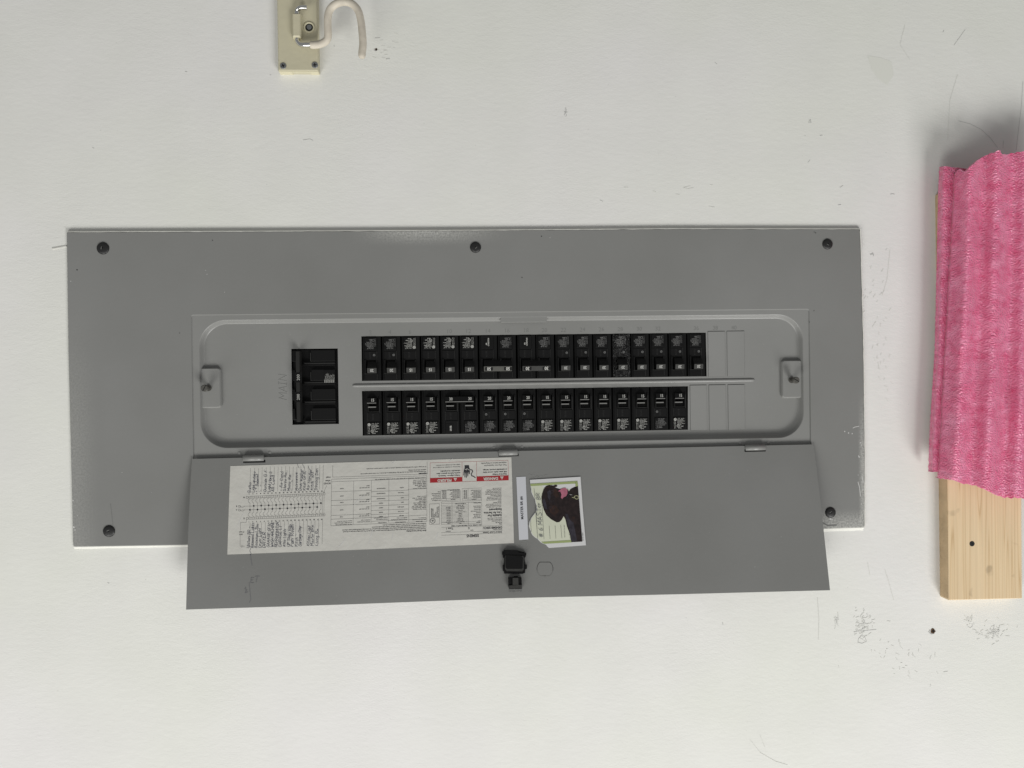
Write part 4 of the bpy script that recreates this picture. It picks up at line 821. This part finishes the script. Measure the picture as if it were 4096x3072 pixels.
for pts in [[(418, 460), (456, 1000)], [(381, 800), (388, 930)], [(440, 720), (456, 1005)], [(498, 560), (525, 1008)], [(580, 865), (590, 1006)], [(643, 862), (652, 1002)], [(704, 856), (716, 998)]]: b.strip(pts, 2.2, T=T8(.0012))
b.text('029-060 403-COL-HRT', 752, -990, 14, T=lambda x, y: D(*c8(x, -y), .0012), rot=math.radians(93), sx=1.0); b.text('80-140-128699', 948, -1024, 14, T=lambda x, y: D(*c8(x, -y), .0012), rot=math.radians(93))
on(b, 'ruled_lines', note)['kind'] = 'stuff'
b = MB().use('pen'); b.pen('# 6 MASTer BR', 517, -985, 46, T=lambda x, y: D(*c8(x, -y), .0017), rot=math.radians(93.5), wd=.08, rnd=random.Random(77), adv=1.12); on(b, 'handwriting', note)

# ================================================================ breakers
PITCH = .02545
BH = .0595   # visible height of a breaker body
FACE = FLOOR + .0012
UPY = {}
def ylab(f, h=BH): return h / 2 - f * h
def fine_print(dense, seed, up):
    """the white small print, as wide as the label (local frame, upright); rotated for the upper row"""
    R = random.Random(seed); b = MB().use('white' if dense else 'dim'); F = (lambda x, y: (x, y, .00015)) if not up else (lambda x, y: (-x, -y, .00015))
    k = .0165
    if dense:
        def cc(cx_, cy_, r, w_, n=14): b.strip([(cx_ + r * math.cos(2 * math.pi * i / n), cy_ + r * math.sin(2 * math.pi * i / n)) for i in range(n + 1)], w_, T=F)
        cc(-.0062, .0053, .0016, .0006); b.text('SP', -.0062, .0045, .0022, T=F, align='CENTER', bold=.04)
        cc(-.0022, -.0036, .0018, .0004); b.text('UL', -.0022, -.0042, .0017, T=F, align='CENTER', bold=.03)
        for j, s_ in enumerate(['1-Pole    Type QP', 'Interrupting Rating', '10000 RMS SYM AMPS', '120/240 VOLTS', '15 Amp Type QAF 40 C', 'CU/AL Wire']): b.text(s_, -.0036 if j else -.0028, .0060 - j * .00172, .00165, T=F, bold=.015, sx=.66 if j else .74)
        b.text('Listed', .0010, -.0045, .0016, T=F, bold=.03); b.text('E34128', -.0022, -.0068, .0014, T=F, bold=.03)
        for j in range(2): b.text('LUG 15 20 A AWG 14 12 CU', -.0072 + j * .0017, -.0072, .00145, T=F, rot=math.pi / 2, bold=.01, sx=.78)
    else:
        for j, s_ in enumerate(['1 Pole  Type QP', 'Interrupting Rating', '10000 RMS SYM AMPS', '15-30 AMP 120/240 V A.C.', 'SWD TYPE HACR 40 C 60', 'LISTED CIR. BKR.', 'IS 1745', 'SIEMENS']): b.text(s_, -.0042 + (.0 if j < 5 else .002), .0057 - j * .00165, .00165 if j else .0021, T=F, bold=.02, sx=.62)
        b.strip([(-.0035 + .0014 * math.cos(i * math.pi / 6), -.0045 + .0014 * math.sin(i * math.pi / 6)) for i in range(13)], .00028, T=F)
        for j in range(2): b.text('TO LOCK ON SEE CAT', -.0064 + j * .0016, -.0068, .0013, T=F, rot=math.pi / 2, bold=.0, sx=.8)
    return b.mesh('fine_print')
FP = {(d, up): fine_print(d, 5, up) for d in (0, 1) for up in (0, 1)}
def label_plate():
    b = MB().use('sticker'); b.box(-.0081, .0081, -.0078, .0078, -.0004, 0.0, .0002); return b.mesh('rating_label')
LP = label_plate()
def body_mesh(up, poles=1):
    b = MB(); 
    for p in range(poles):
        ox = (p - (poles - 1) / 2) * PITCH; g = (1 if up else -1)
        hw = PITCH / 2 - .0006
        b.use('black').box(ox - hw, ox + hw, -BH / 2 + .0002, BH / 2 - .0002, -.012, -.0012, .0004)
        # side rails (slightly proud), and the raised nose with its toggle window
        b.use('black').box(ox - hw + .0012, ox - hw + .0022, -BH / 2 + .002, BH / 2 - .002, -.0012, -.0004, .0003)
        nx0, nx1 = (ox - .0098, ox + .0068) if up else (ox - .0066, ox + .0098)
        for f0, f1, t in ([(.02, .325, 0), (.335, .53, -.0004), (.84, .985, -.0002)] if up else [(.015, .15, -.0004), (.49, .69, -.0004), (.70, .985, 0)]):
            b.box(nx0, nx1, ylab(f1), ylab(f0), -.0012, t, .00025)
        # window side cheeks
        f0, f1 = (.53, .84) if up else (.13, .47)
        b.box(nx0, nx0 + .0022, ylab(f1), ylab(f0), -.0012, .0012, .0003); b.box(nx1 - .0016, nx1, ylab(f1), ylab(f0), -.0012, .0006, .0003)
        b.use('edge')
        # edges painted paler for the light on their bevels
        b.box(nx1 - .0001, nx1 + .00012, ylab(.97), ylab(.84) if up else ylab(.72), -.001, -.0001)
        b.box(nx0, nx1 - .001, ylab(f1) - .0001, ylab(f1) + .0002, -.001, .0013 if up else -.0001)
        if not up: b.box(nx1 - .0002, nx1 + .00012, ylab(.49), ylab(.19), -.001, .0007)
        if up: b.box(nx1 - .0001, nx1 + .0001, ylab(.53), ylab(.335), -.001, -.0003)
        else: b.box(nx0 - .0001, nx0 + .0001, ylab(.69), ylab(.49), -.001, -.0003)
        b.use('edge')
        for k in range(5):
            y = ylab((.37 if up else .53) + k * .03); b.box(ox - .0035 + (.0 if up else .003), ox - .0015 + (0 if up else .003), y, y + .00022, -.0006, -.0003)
        b.use('void'); b.add([(nx0 + .0022, ylab(f1) + .0002, -.0011), (nx1 - .0016, ylab(f1) + .0002, -.0011), (nx1 - .0016, ylab(f0), -.0011), (nx0 + .0022, ylab(f0), -.0011)], [(0, 1, 2, 3)])
    return b.mesh('body')
BODY = {(u, p): body_mesh(u, p) for u in (0, 1) for p in (1, 2)}
def yprism(b, x0_, x1_, prof_, keys=None):
    """extrude a (y, h) profile along x; prof counter-clockwise seen from +x"""
    n = len(prof_); vs = [(x0_, y, h) for y, h in prof_] + [(x1_, y, h) for y, h in prof_]
    for i in range(n):
        j = (i + 1) % n; b.use(keys[i] if keys else 'black'); b.add([vs[i], vs[j], vs[n + j], vs[n + i]], [(3, 2, 1, 0)])
    b.use(keys[0] if keys else 'black'); b.add(vs[:n], [tuple(range(n))]); b.add(vs[n:], [tuple(reversed(range(n)))])
def handle_mesh(up, wide=0):
    b = MB(); x0_, x1_ = (-.0055, .0068) if up else (-.0062, .0060)
    if wide: x0_, x1_ = -PITCH / 2 - .0062, PITCH / 2 + .0060
    if up:   # toggled down: front-lower face, painted paler partly as lit, carries the number
        fk = 'tie' if wide == 50 else 'handle'
        yprism(b, x0_, x1_, [(ylab(.56), -.001), (ylab(.715), .0075), (ylab(.825), .0062), (ylab(.80), -.001)][::-1], ['black', fk, 'black', 'black'])
    else:
        yprism(b, x0_, x1_, [(ylab(.13), -.001), (ylab(.155), .0062), (ylab(.262), .0076), (ylab(.273), .0070), (ylab(.305), -.001)][::-1], ['black', 'bar', 'black', 'black', 'black'])  # lower chamfer painted pale as a lit line
        for q in ([0] if not wide else [-PITCH / 2, PITCH / 2]): b.use('bar').box(q - .0054, q + .0050, ylab(.372), ylab(.345), -.0008, .0032, .0002)  # added pale ledge stands in for the stem's lit underside
    return b.mesh('handle')
HAND = {(u, w_): handle_mesh(u, w_) for u, w_ in ((1, 0), (0, 0), (1, 50), (1, 30), (0, 30))}
def num_mesh(t, up, key='num', inset_box=False):
    b = MB()
    if up:
        yc, hc = (ylab(.715) + ylab(.825)) / 2, .0069; sl = (.0075 - .0062) / (ylab(.715) - ylab(.825))
        F = lambda x, y: (-x + .0006, -y + yc, hc + sl * (-y) + .0002)
    else:
        yc = ylab(.203); sl = (.0062 - .0076) / (ylab(.155) - ylab(.262)); F = lambda x, y: (x + .0012, y + yc, .0069 + sl * y + .0002)
    if inset_box: b.use('sticker'); b.add([(lambda q: (q[0], q[1], q[2] - .0001))(F(x, y)) for x, y in [(-.0052, -.0022), (.0052, -.0022), (.0052, .0022), (-.0052, .0022)]], [(0, 1, 2, 3)])
    sz = .0054 if not inset_box else .0060
    b.use('white' if inset_box or not up else key).text(t, 0, -sz * .34, sz, T=F, align='CENTER', bold=.03, sx=.85); return b.mesh('rating_number')
NUM = {k: num_mesh(k[0], k[1], 'white' if k[2] == 1 else 'num', k[2] == 2) for k in [('20', 1, 0), ('15', 1, 1), ('50', 1, 2), ('30', 1, 2), ('15', 0, 0), ('20', 0, 0), ('30', 0, 0)]}
def emblem_mesh():
    b = MB().use('dim'); b.strip([(.0013 * math.cos(i * math.pi / 6), .0013 * math.sin(i * math.pi / 6)) for i in range(13)], .0004, lift=.0001); b.text('SP', 0, -.0007, .002, align='CENTER', lift=.0001); return b.mesh('emblem')
EMB = emblem_mesh()
def ac_mesh(t1, t2, sz=.0026):
    b = MB().use('sticker'); b.box(-.0048, .0048, -.0052, .0052, 0, .0003); b.use('white').text(t1, -.0006, -.0048 + (.001 if t1 == 'AIR' else 0), sz, rot=math.pi / 2, lift=.0004, bold=.03, sx=.8); b.text(t2, .0022, -.0050, sz, rot=math.pi / 2, lift=.0004, bold=.03, sx=.72); return b.mesh('typed_label')
AC = ac_mesh('AIR', 'CONDITION'); DRY = ac_mesh('', 'DRYER', .0032)
def row_pos(i, up):
    a = P2(1448.5, (1346 + 1524) / 2, FACE) if up else P2(1451, (1564.5 + 1742) / 2, FACE); c = P2(2824, (1331 + 1505.5) / 2, FACE) if up else P2(2751, (1545.5 + 1719) / 2, FACE)
    n = 18 if up else 17; t = (i + .5) / n; return (lerp(a[0], c[0], t), lerp(a[1], c[1], t), FACE)
ordn = ['first', 'second', 'third', 'fourth', 'fifth', 'sixth', 'seventh', 'eighth', 'ninth', 'tenth', 'eleventh', 'twelfth', 'thirteenth', 'fourteenth', 'fifteenth', 'sixteenth']
def breaker(i, up, rating, dense, label, double=False, extra=None, worn=False):
    p = row_pos(i, up)
    if double: q = row_pos(i + 1, up); p = tuple((a + c) / 2 for a, c in zip(p, q))
    p = (p[0], p[1] + rs.uniform(-.0002, .0002), p[2] + rs.uniform(-.0002, .0003))
    t = thing('circuit_breaker', label, 'circuit breaker', p, 'circuit breakers in the ' + ('upper' if up else 'lower') + ' row of the panel')
    pb = link('body', BODY[(up, 2 if double else 1)], t)
    h = link('handle', HAND[(up, (rating if double and up else 30) if double else 0)], t)
    for k, ox in enumerate([0] if not double else [-PITCH / 2, PITCH / 2]):
        nk = (str(rating), up, (2 if double else (1 if rating == 15 else 0)) if up else 0)
        link('rating_number', NUM[nk], h, (ox, 0, 0))
        if not (extra and k == 0):
            lb = link('rating_label', LP, t, (ox + (-.0015 if up else .0016), ylab(.165 if up else .845), .0004)); link('fine_print', FP[(dense, up)], lb)
        else: link('typed_label', AC if extra == 'ac' else DRY, t, (ox - .0008, ylab(.165 if up else .845), 0))
        if not dense and not double: link('emblem', EMB, t, (ox + (.003 if up else -.0035), ylab(.42 if up else .57), -.0003))
    if worn:
        b = MB(); R = random.Random(9)
        for _ in range(900):
            x, y = R.uniform(-.0118, .0118), R.uniform(-BH / 2 + .001, BH / 2 - .001); r = R.uniform(.00006, .00022)
            if -.0045 < x < .0055 and ylab(.73) < y < ylab(.53): continue
            hh = .0078 if (-.0052 < x < .0065 and ylab(.825) < y < ylab(.73)) else .0006
            b.use(R.choice(['speck', 'dim', 'dim'])); b.add([(x - r, y - r * .7, hh), (x + r, y - r, hh), (x + r * .6, y + r, hh), (x - r, y + r, hh)], [(0, 1, 2, 3)])
        o = b.build('paint_speckle', t); o['kind'] = 'stuff'
    return t
i = 0; d = 0
stampn = lambda k: 2 * k + 2
upper = [(20, 0), (20, 0), (15, 1), (15, 1), (15, 1), (15, 1), (50, 2), (30, 2), (20, 0), (20, 0), (20, 0), (20, 0), (20, 0), (20, 0), (20, 0), (20, 0)]
for r_, kind in upper:
    w_ = ordn[d] + ' from the left in the upper row'
    if kind == 2: lab = ('wide double breaker with gray tie bar marked 50 twice' if r_ == 50 else 'wide double breaker with dark tie bar marked 30 twice, upper row')
    elif i == 13: lab = 'black 20 amp breaker covered in white paint speckle, upper row'
    elif d == 0: lab = 'black 20 amp breaker at the left end of the upper row'
    elif d == 15: lab = 'black 20 amp breaker at the right end of the upper row, beside the blanks'
    else: lab = 'black %d amp breaker%s, %s' % (r_, ' with bright white print' if kind == 1 else ' with faded print', w_)
    breaker(i, 1, r_, 1 if kind == 1 else 0, lab, kind == 2, 'ac' if kind == 2 else None, i == 13)
    i += 2 if kind == 2 else 1; d += 1
i = 0; d = 0
for r_, kind in [(15, 1)] * 4 + [(30, 2)] + [(20, 0)] * 3 + [(15, 1)] * 6 + [(15, 0), (15, 1)]:
    if i > 16: break
    w_ = ordn[d] + ' from the left in the lower row'
    if kind == 2: lab = 'wide double breaker marked 30 twice in the lower row, typed DRYER label'
    elif d == 0: lab = 'black 15 amp breaker at the left end of the lower row'
    elif i == 16: lab = 'black 15 amp breaker at the right end of the lower row, beside the blanks'
    elif i == 15: kind = 0; lab = 'black 15 amp breaker with faded print, second from the right in the lower row'
    else: lab = 'black %d amp breaker%s, %s' % (r_, ' with bright white print' if kind == 1 else ' with faded print', w_)
    breaker(i, 0, r_, 1 if kind == 1 else 0, lab, kind == 2, 'dry' if kind == 2 else None)
    i += 2 if kind == 2 else 1; d += 1
# ---- main breaker
def c2(x, y, h=FLOOR - .0005): return P2(740 + x / 2.676, 1220 + y / 2.676, h)
mp = (*c2(1393, 874), FACE)
main = thing('main_breaker', 'large black main breaker marked 200 twice, left of the two breaker rows', 'circuit breaker', mp)
def mbox(b, x0_, y0_, x1_, y1_, h0, h1, c=.0003):
    a = c2(x0_, y0_); e = c2(x1_, y1_); return b.box(a[0], e[0], e[1], a[1], h0, h1, c)
b = MB().use('black'); mbox(b, 1146, 478, 1640, 1272, -.020, FLOOR - .004)
for k, (ya, yb) in enumerate([(485, 600), (692, 806), (900, 1014), (1105, 1225)]):
    o_ = k * 3
    mbox(b.use('black'), 1350 + o_, ya, 1606 + o_, yb, -.014, FLOOR + .0006); mbox(b, 1148, ya + 5, 1185, yb, -.014, FLOOR + .0002)
    b.use('edge'); mbox(b, 1350 + o_, yb - 2, 1606 + o_, yb + 1, -.014, FLOOR + .0004, 0); mbox(b, 1343 + o_, ya + 28, 1348 + o_, yb + 4, -.014, FLOOR + .0004, 0)
    b.use('black'); mbox(b, 1270 + o_, yb + 14, 1606 + o_, yb + 22, -.014, FLOOR + .0010); mbox(b, 1260 + o_, yb + 34, 1606 + o_, yb + 48, -.014, FLOOR + .0002)
    b.use('edge'); mbox(b, 1146 + o_, yb + 2, 1190 + o_, yb + 5, -.014, FLOOR - .002, 0); mbox(b, 1280 + o_, yb + 24, 1606 + o_, yb + 26, -.014, FLOOR + .0003, 0)
on(b, 'body', main)
b = MB().use('maintie'); a = c2(1186, 494, 0.0); e = c2(1240, 1250, 0.0); b.box(a[0] - .0002, e[0] - .0002, e[1], a[1], FLOOR - .003, .0012, .0007)
mh = on(b, 'handle', main)
b = MB()
for yy in (775, 985):
    x_, y_ = c2(1214, yy, .0012); b.use('sticker').flat([(x_ - .0048, y_ - .0066), (x_ + .0046, y_ - .0066), (x_ + .0046, y_ + .0066), (x_ - .0048, y_ + .0066)], .0013); b.use('white').text('200', x_ + .0016, y_, .0052, rot=math.pi / 2, align='CENTER', lift=.0015, bold=.0, sx=1.05)
on(b, 'rating_number', mh)
b = MB().use('sticker'); a = c2(1486, 697, FLOOR); e = c2(1602, 832, FLOOR); b.box(a[0], e[0], e[1], a[1], FLOOR + .0004, FLOOR + .0010)
ml = on(b, 'rating_label', main)
b = MB().use('white')
for k in range(9): b.text(['Terminals', '75 C Wire 250', 'E-Frame EQ9685', '200A 120/240 V', '10,000 AIC', 'HACR Type', 'UL LISTED', 'Torque 250 in', 'Made in USA'][k], a[0] + .0024 + k * .00145, e[1] + .0046, .0015, rot=math.pi / 2, lift=FLOOR + .0012, bold=.0, sx=.8)
for k in range(4): b.strip([(a[0] + .0008, e[1] + .0006 + k * .0011), (a[0] + .0138, e[1] + .0006 + k * .0011)], .0003, lift=FLOOR + .0012)
for k in range(5): b.strip([(a[0] + .001 + k * .003, e[1] + .0006), (a[0] + .001 + k * .003, e[1] + .004)], .0003, lift=FLOOR + .0012)
on(b, 'fine_print', ml)

# ================================================================ wall hook (top left)
def c1(x, y, h): return P(1000 + x / 3.687, y / 3.687, h)
HP = WALL + .0120
hook = thing('wall_hook', 'beige plastic wall bracket with a swinging vinyl coated hook above the panel', 'wall hook', (*c1(700, 400, 0)[:2], WALL))
tl, br, bl, tr = c1(388, 0, HP), c1(1012, 1042, HP), c1(425, 1042, HP), c1(985, 0, HP)
X0, X1 = lerp(tl[0], bl[0], .5), lerp(tr[0], br[0], .5); YB = bl[1]; YT = .62
n1, n2 = c1(612, 1042, HP)[0], c1(885, 1042, HP)[0]
b = MB().use('beige')
arc = [(n1, YB), (n1 + .002, YB + .0022), (n1 + .006, YB + .0034), ((n1 + n2) / 2, YB + .0038), (n2 - .006, YB + .0034), (n2 - .002, YB + .0020), (n2, YB)]
pl = [(X0, YT), (X0, YB)] + [(x, y - .0) for x, y in [(X0 + .0001, YB)]] + [(X1, YB), (X1, YT)]
b.prism([(X0, YT), (X0, YB), (X1, YB), (X1, YT)], WALL, HP, .0012)
part_ = on(b, 'base_plate', hook)
b = MB().use('beige_lit'); b.box(X0 + .0004, n1, YB - .0006, YB + .0002, WALL, HP - .0008); b.box(n2, X1 - .0004, YB - .0006, YB + .0002, WALL, HP - .0008); b.box(n1, n2, YB - .0006, YB + .0002, HP - .0035, HP - .0008)  # thin brighter strips painted for light on the plate's underside
b.use('dark').flat([(n1, YB - .0001), (n2, YB - .0001), (n2, YB - .00015), (n1, YB - .00015)], WALL + .001)
on(b, 'lit_bottom_edge', hook)
HC = HP + .009
a, e = c1(622, 190, HC), c1(742, 540, HC)
b = MB().use('beige'); b.box(a[0], e[0], e[1], a[1], HP, HC, .0014, .0006)
b.use('beige_lit').box(a[0] + .0004, e[0] + .0001, e[1] - .0006, e[1] + .0003, HP, HC - .0014)  # clip underside painted brighter, as lit from below
on(b, 'rod_clip', hook)
def smooth(pts, n=6):
    out = []; p = [Vector(q) for q in pts]; p = [p[0]] + p + [p[-1]]
    for i in range(1, len(p) - 2):
        for k in range(n):
            t = k / n; out.append(.5 * ((2 * p[i]) + (-p[i - 1] + p[i + 1]) * t + (2 * p[i - 1] - 5 * p[i] + 4 * p[i + 1] - p[i + 2]) * t * t + (-p[i - 1] + 3 * p[i] - 3 * p[i + 1] + p[i + 2]) * t ** 3))
    out.append(p[-2]); return out
HR = HP + .0045
b = MB().use('chrome'); path = smooth([c1(838, 112, HR + .004), c1(760, 112, HR + .004), c1(712, 128, HR + .002), c1(692, 175, HR), c1(690, 300, HR), c1(695, 560, HR), c1(705, 615, HR + .001), c1(745, 655, HR + .004), c1(810, 662, HR + .006), c1(900, 662, HR + .007)])
b.tube(path, .0031, 14); on(b, 'steel_rod', hook)
b = MB().use('vinyl'); hh = HR + .008
path = smooth([c1(888, 662, hh), c1(960, 662, hh), c1(1050, 645, hh), c1(1125, 600, hh + .001), c1(1150, 530, hh + .002), c1(1147, 400, hh + .003), c1(1147, 260, hh + .004), c1(1180, 140, hh + .005), c1(1265, 62, hh + .006), c1(1380, 28, hh + .007), c1(1500, 55, hh + .008), c1(1590, 150, hh + .009), c1(1632, 290, hh + .010), c1(1652, 450, hh + .011), c1(1666, 640, hh + .012), c1(1654, 770, hh + .012), c1(1648, 866, hh + .012)], 6)
N_ = len(path); rad = [.0048] * N_
for k in range(6): rad[-1 - k] = .0048 * [.12, .66, .86, .95, .99, 1][k]
for k in range(4): rad[k] = .0042 + .0002 * k
b.tube(path, rad, 18); on(b, 'vinyl_hook', hook)
def torus(b, x, y, h, R_, r_, n=28, m=8):
    vs = [(x + (R_ + r_ * math.cos(q)) * math.cos(p_), y + (R_ + r_ * math.cos(q)) * math.sin(p_), h + r_ * math.sin(q)) for p_ in [2 * math.pi * i / n for i in range(n)] for q in [2 * math.pi * j / m for j in range(m)]]
    b.add(vs, [(i * m + j, ((i + 1) % n) * m + j, ((i + 1) % n) * m + (j + 1) % m, i * m + (j + 1) % m) for i in range(n) for j in range(m)], True)
x_, y_, _ = c1(873, 405, HP); b = MB().use('beige'); torus(b, x_, y_, HP + .0003, .0062, .0013); b.use('dark').cyl(x_, y_, .0052, HP - .001, HP + .0001, 24); b.use('zinc').cyl(x_, y_ + .0004, .0034, HP, HP + .0004, 16, .0002); on(b, 'screw_boss', hook)
for (sx_, sy_, an) in ((490, 972, 25), (957, 960, 8)):
    x_, y_, _ = c1(sx_, sy_, HP); b = MB().use('zinc'); b.cyl(x_, y_, .0042, HP - .0005, HP + .0010, 22, .0005); b.use('dark')
    for q in (0, 90): c_, s_ = math.cos(math.radians(an + q)), math.sin(math.radians(an + q)); b.flat([(x_ + c_ * p_ - s_ * w_, y_ + s_ * p_ + c_ * w_) for p_, w_ in [(-.0024, -.0006), (.0024, -.0006), (.0024, .0006), (-.0024, .0006)]], HP + .0011 + .00004 * (q > 0))
    on(b, 'screw', hook)

# ================================================================ pine board and pink foam (right edge)
BF = WALL + .019
board = thing('pine_board', 'upright pale pine board screwed to the wall, its lower end bare below pink foam', 'board', (*P2(3940, 2000, 0), WALL))
bl_, br_, tl_ = P2(3795, 2401, BF), P2(4089, 2394, BF), P2(3775, 757, BF); tr_ = P2(4080, 757, BF)
b = MB().use('wood'); pts = [(tl_[0], tl_[1] - .004), (bl_[0] + .0, bl_[1] + .0), br_, tr_, (tl_[0] + .006, tl_[1] + .001)]
b.prism(pts, WALL, BF, .0008)
wb = on(b, 'board', board)
b = MB().use('endgrain'); b.add([(tl_[0] - .0003, tl_[1] - .004, WALL), (tl_[0] - .0003, tl_[1] - .004, BF - .0008), (bl_[0] - .0003, bl_[1] + .002, BF - .0008), (bl_[0] - .0003, bl_[1] + .002, WALL)], [(0, 3, 2, 1)]); on(b, 'sawn_edge', board)
x_, y_ = P2(3888, 2175, BF); b = MB().use('screwblack'); b.cyl(x_, y_, .0036, BF - .0005, BF + .0005, 22, .0003); b.use('zinc')
for q in (20, 110): c_, s_ = math.cos(math.radians(q)), math.sin(math.radians(q)); b.use('dark').flat([(x_ + c_ * p_ - s_ * w_, y_ + s_ * p_ + c_ * w_) for p_, w_ in [(-.002, -.0004), (.002, -.0004), (.002, .0004), (-.002, .0004)]], BF + .0006 + .00004 * (q > 50))
on(b, 'screw', board)

foam = thing('foam_padding', 'ribbed bright pink foam sheet folded over the pine board', 'foam sheet', (*P2(3940, 1300, 0), WALL))
Tt = [(3820, 690), (3839, 677), (3862, 686), (3882, 668), (3925, 630), (3970, 612), (4001, 602), (4008, 618), (4050, 612), (4096, 605), (4330, 590)]
Bt = [(3755, 1911), (3817, 1921), (3846, 1934), (3904, 1941), (3962, 1969), (4012, 1988), (4096, 1996), (4330, 2010)]
NU, NV = 150, 330
def fn(x, y, z=0.0): return mnoise.noise(Vector((x, y, z)))
def foam_h(u, v):
    w_ = u * 510; base = BF + .016 + .012 * (1 - math.exp(-w_ / 90.0)); ph = (w_ - 6 - 4 * math.sin(v * 4)) / 112.0
    return base + 0.0140 * (.5 - .5 * math.cos(2 * math.pi * ph)) ** .9 * (.8 + .3 * fn(u * 3, v * 3)) + .0015 * fn(u * 5, v * 9, 3) + .0003 * fn(u * 40, v * 60, 5) + .00012 * fn(u * 150, v * 240, 9)
vs = []; fs = []
for j in range(NV + 1):
    v = j / NV
    for i in range(NU + 1):
        u = i / NU; xt = 3820 + u * 510; xb = 3755 + u * 575; yt_ = interp(Tt, xt) + 5 * fn(u * 40, 1.3) + 3 * fn(u * 110, 7); yb_ = interp(Bt, xb) + 6 * fn(u * 40, 5.3) + 4 * fn(u * 110, 9)
        x = lerp(xt, xb, v) + 3.5 * fn(0, v * 14, 2) * (1 - u) + 2.0 * fn(0, v * 70, 4) * (1 - u) ** 6 ; y = lerp(yt_, yb_, v)
        h = foam_h(u, v); e_ = min(1, u / .045); h = lerp(BF + .012, h, math.sqrt(max(0, 1 - (1 - e_) ** 2)))
        vs.append(P(x, y, h))
W_ = NU + 1
fs = [(j * W_ + i, (j + 1) * W_ + i, (j + 1) * W_ + i + 1, j * W_ + i + 1) for j in range(NV) for i in range(NU)]
b = MB().use('foam'); b.add(vs, fs, True)
# thickness at the borders: bottom, top and left
def skirt(idx, dh, inx, iny, flip):
    A = [vs[k] for k in idx]; m = len(A); B_ = [(p[0] + inx, p[1] + iny, p[2] - dh) for p in A]; C_ = [(p[0] + inx * 3, p[1] + iny * 3, p[2] - dh * 1.3) for p in A]
    f = [(k, k + 1, m + k + 1, m + k) for k in range(m - 1)] + [(m + k, m + k + 1, 2 * m + k + 1, 2 * m + k) for k in range(m - 1)]
    if flip: f = [tuple(reversed(q)) for q in f]
    b.add(A + B_ + C_, f, True)
skirt([NV * W_ + i for i in range(W_)], .0065, 0, .0005, True); skirt(list(range(W_)), .0065, 0, -.0005, False); skirt([j * W_ for j in range(NV + 1)], .005, .001, 0, False)
on(b, 'front_layer', foam)
# back layer: the flap seen left of the fold
b = MB().use('foam'); nv = 260; nu = 14; vs = []
for j in range(nv + 1):
    v = j / nv; yv = lerp(664, 1888, v); xl = interp([(664, 3768), (760, 3763), (1043, 3757), (1400, 3749), (1700, 3730), (1888, 3723)], yv) + 2.2 * fn(v * 90, 1) + 1.4 * fn(v * 300, 6)
    for i in range(nu + 1):
        u = i / nu; x = xl + u * 110; y = yv + (12 * u if v < .02 else 0) + 3 * fn(u * 9, 3) * (1 if v in (0, 1) else .2)
        e_ = min(1, u / .12); vs.append(P(x, y, lerp(WALL + .0165, BF + .009 + .001 * fn(u * 8, v * 30), math.sqrt(max(0, 1 - (1 - e_) ** 2))) + .0006 * fn(u * 16, v * 260, 3)))
W2 = nu + 1; b.add(vs, [(j * W2 + i, (j + 1) * W2 + i, (j + 1) * W2 + i + 1, j * W2 + i + 1) for j in range(nv) for i in range(nu)], True)
for idx, fl in ((range(W2), False), ([nv * W2 + i for i in range(W2)], True), ([j * W2 for j in range(nv + 1)], False)):
    A = [vs[k] for k in idx]; m = len(A); B_ = [(p[0], p[1], p[2] - .006) for p in A]; f = [(k, k + 1, m + k + 1, m + k) for k in range(m - 1)]
    b.add(A + B_, [tuple(reversed(q)) for q in f] if fl else f, True)
on(b, 'back_layer', foam)
print('verts', sum(len(o.data.vertices) for o in S.objects if o.type == 'MESH'))
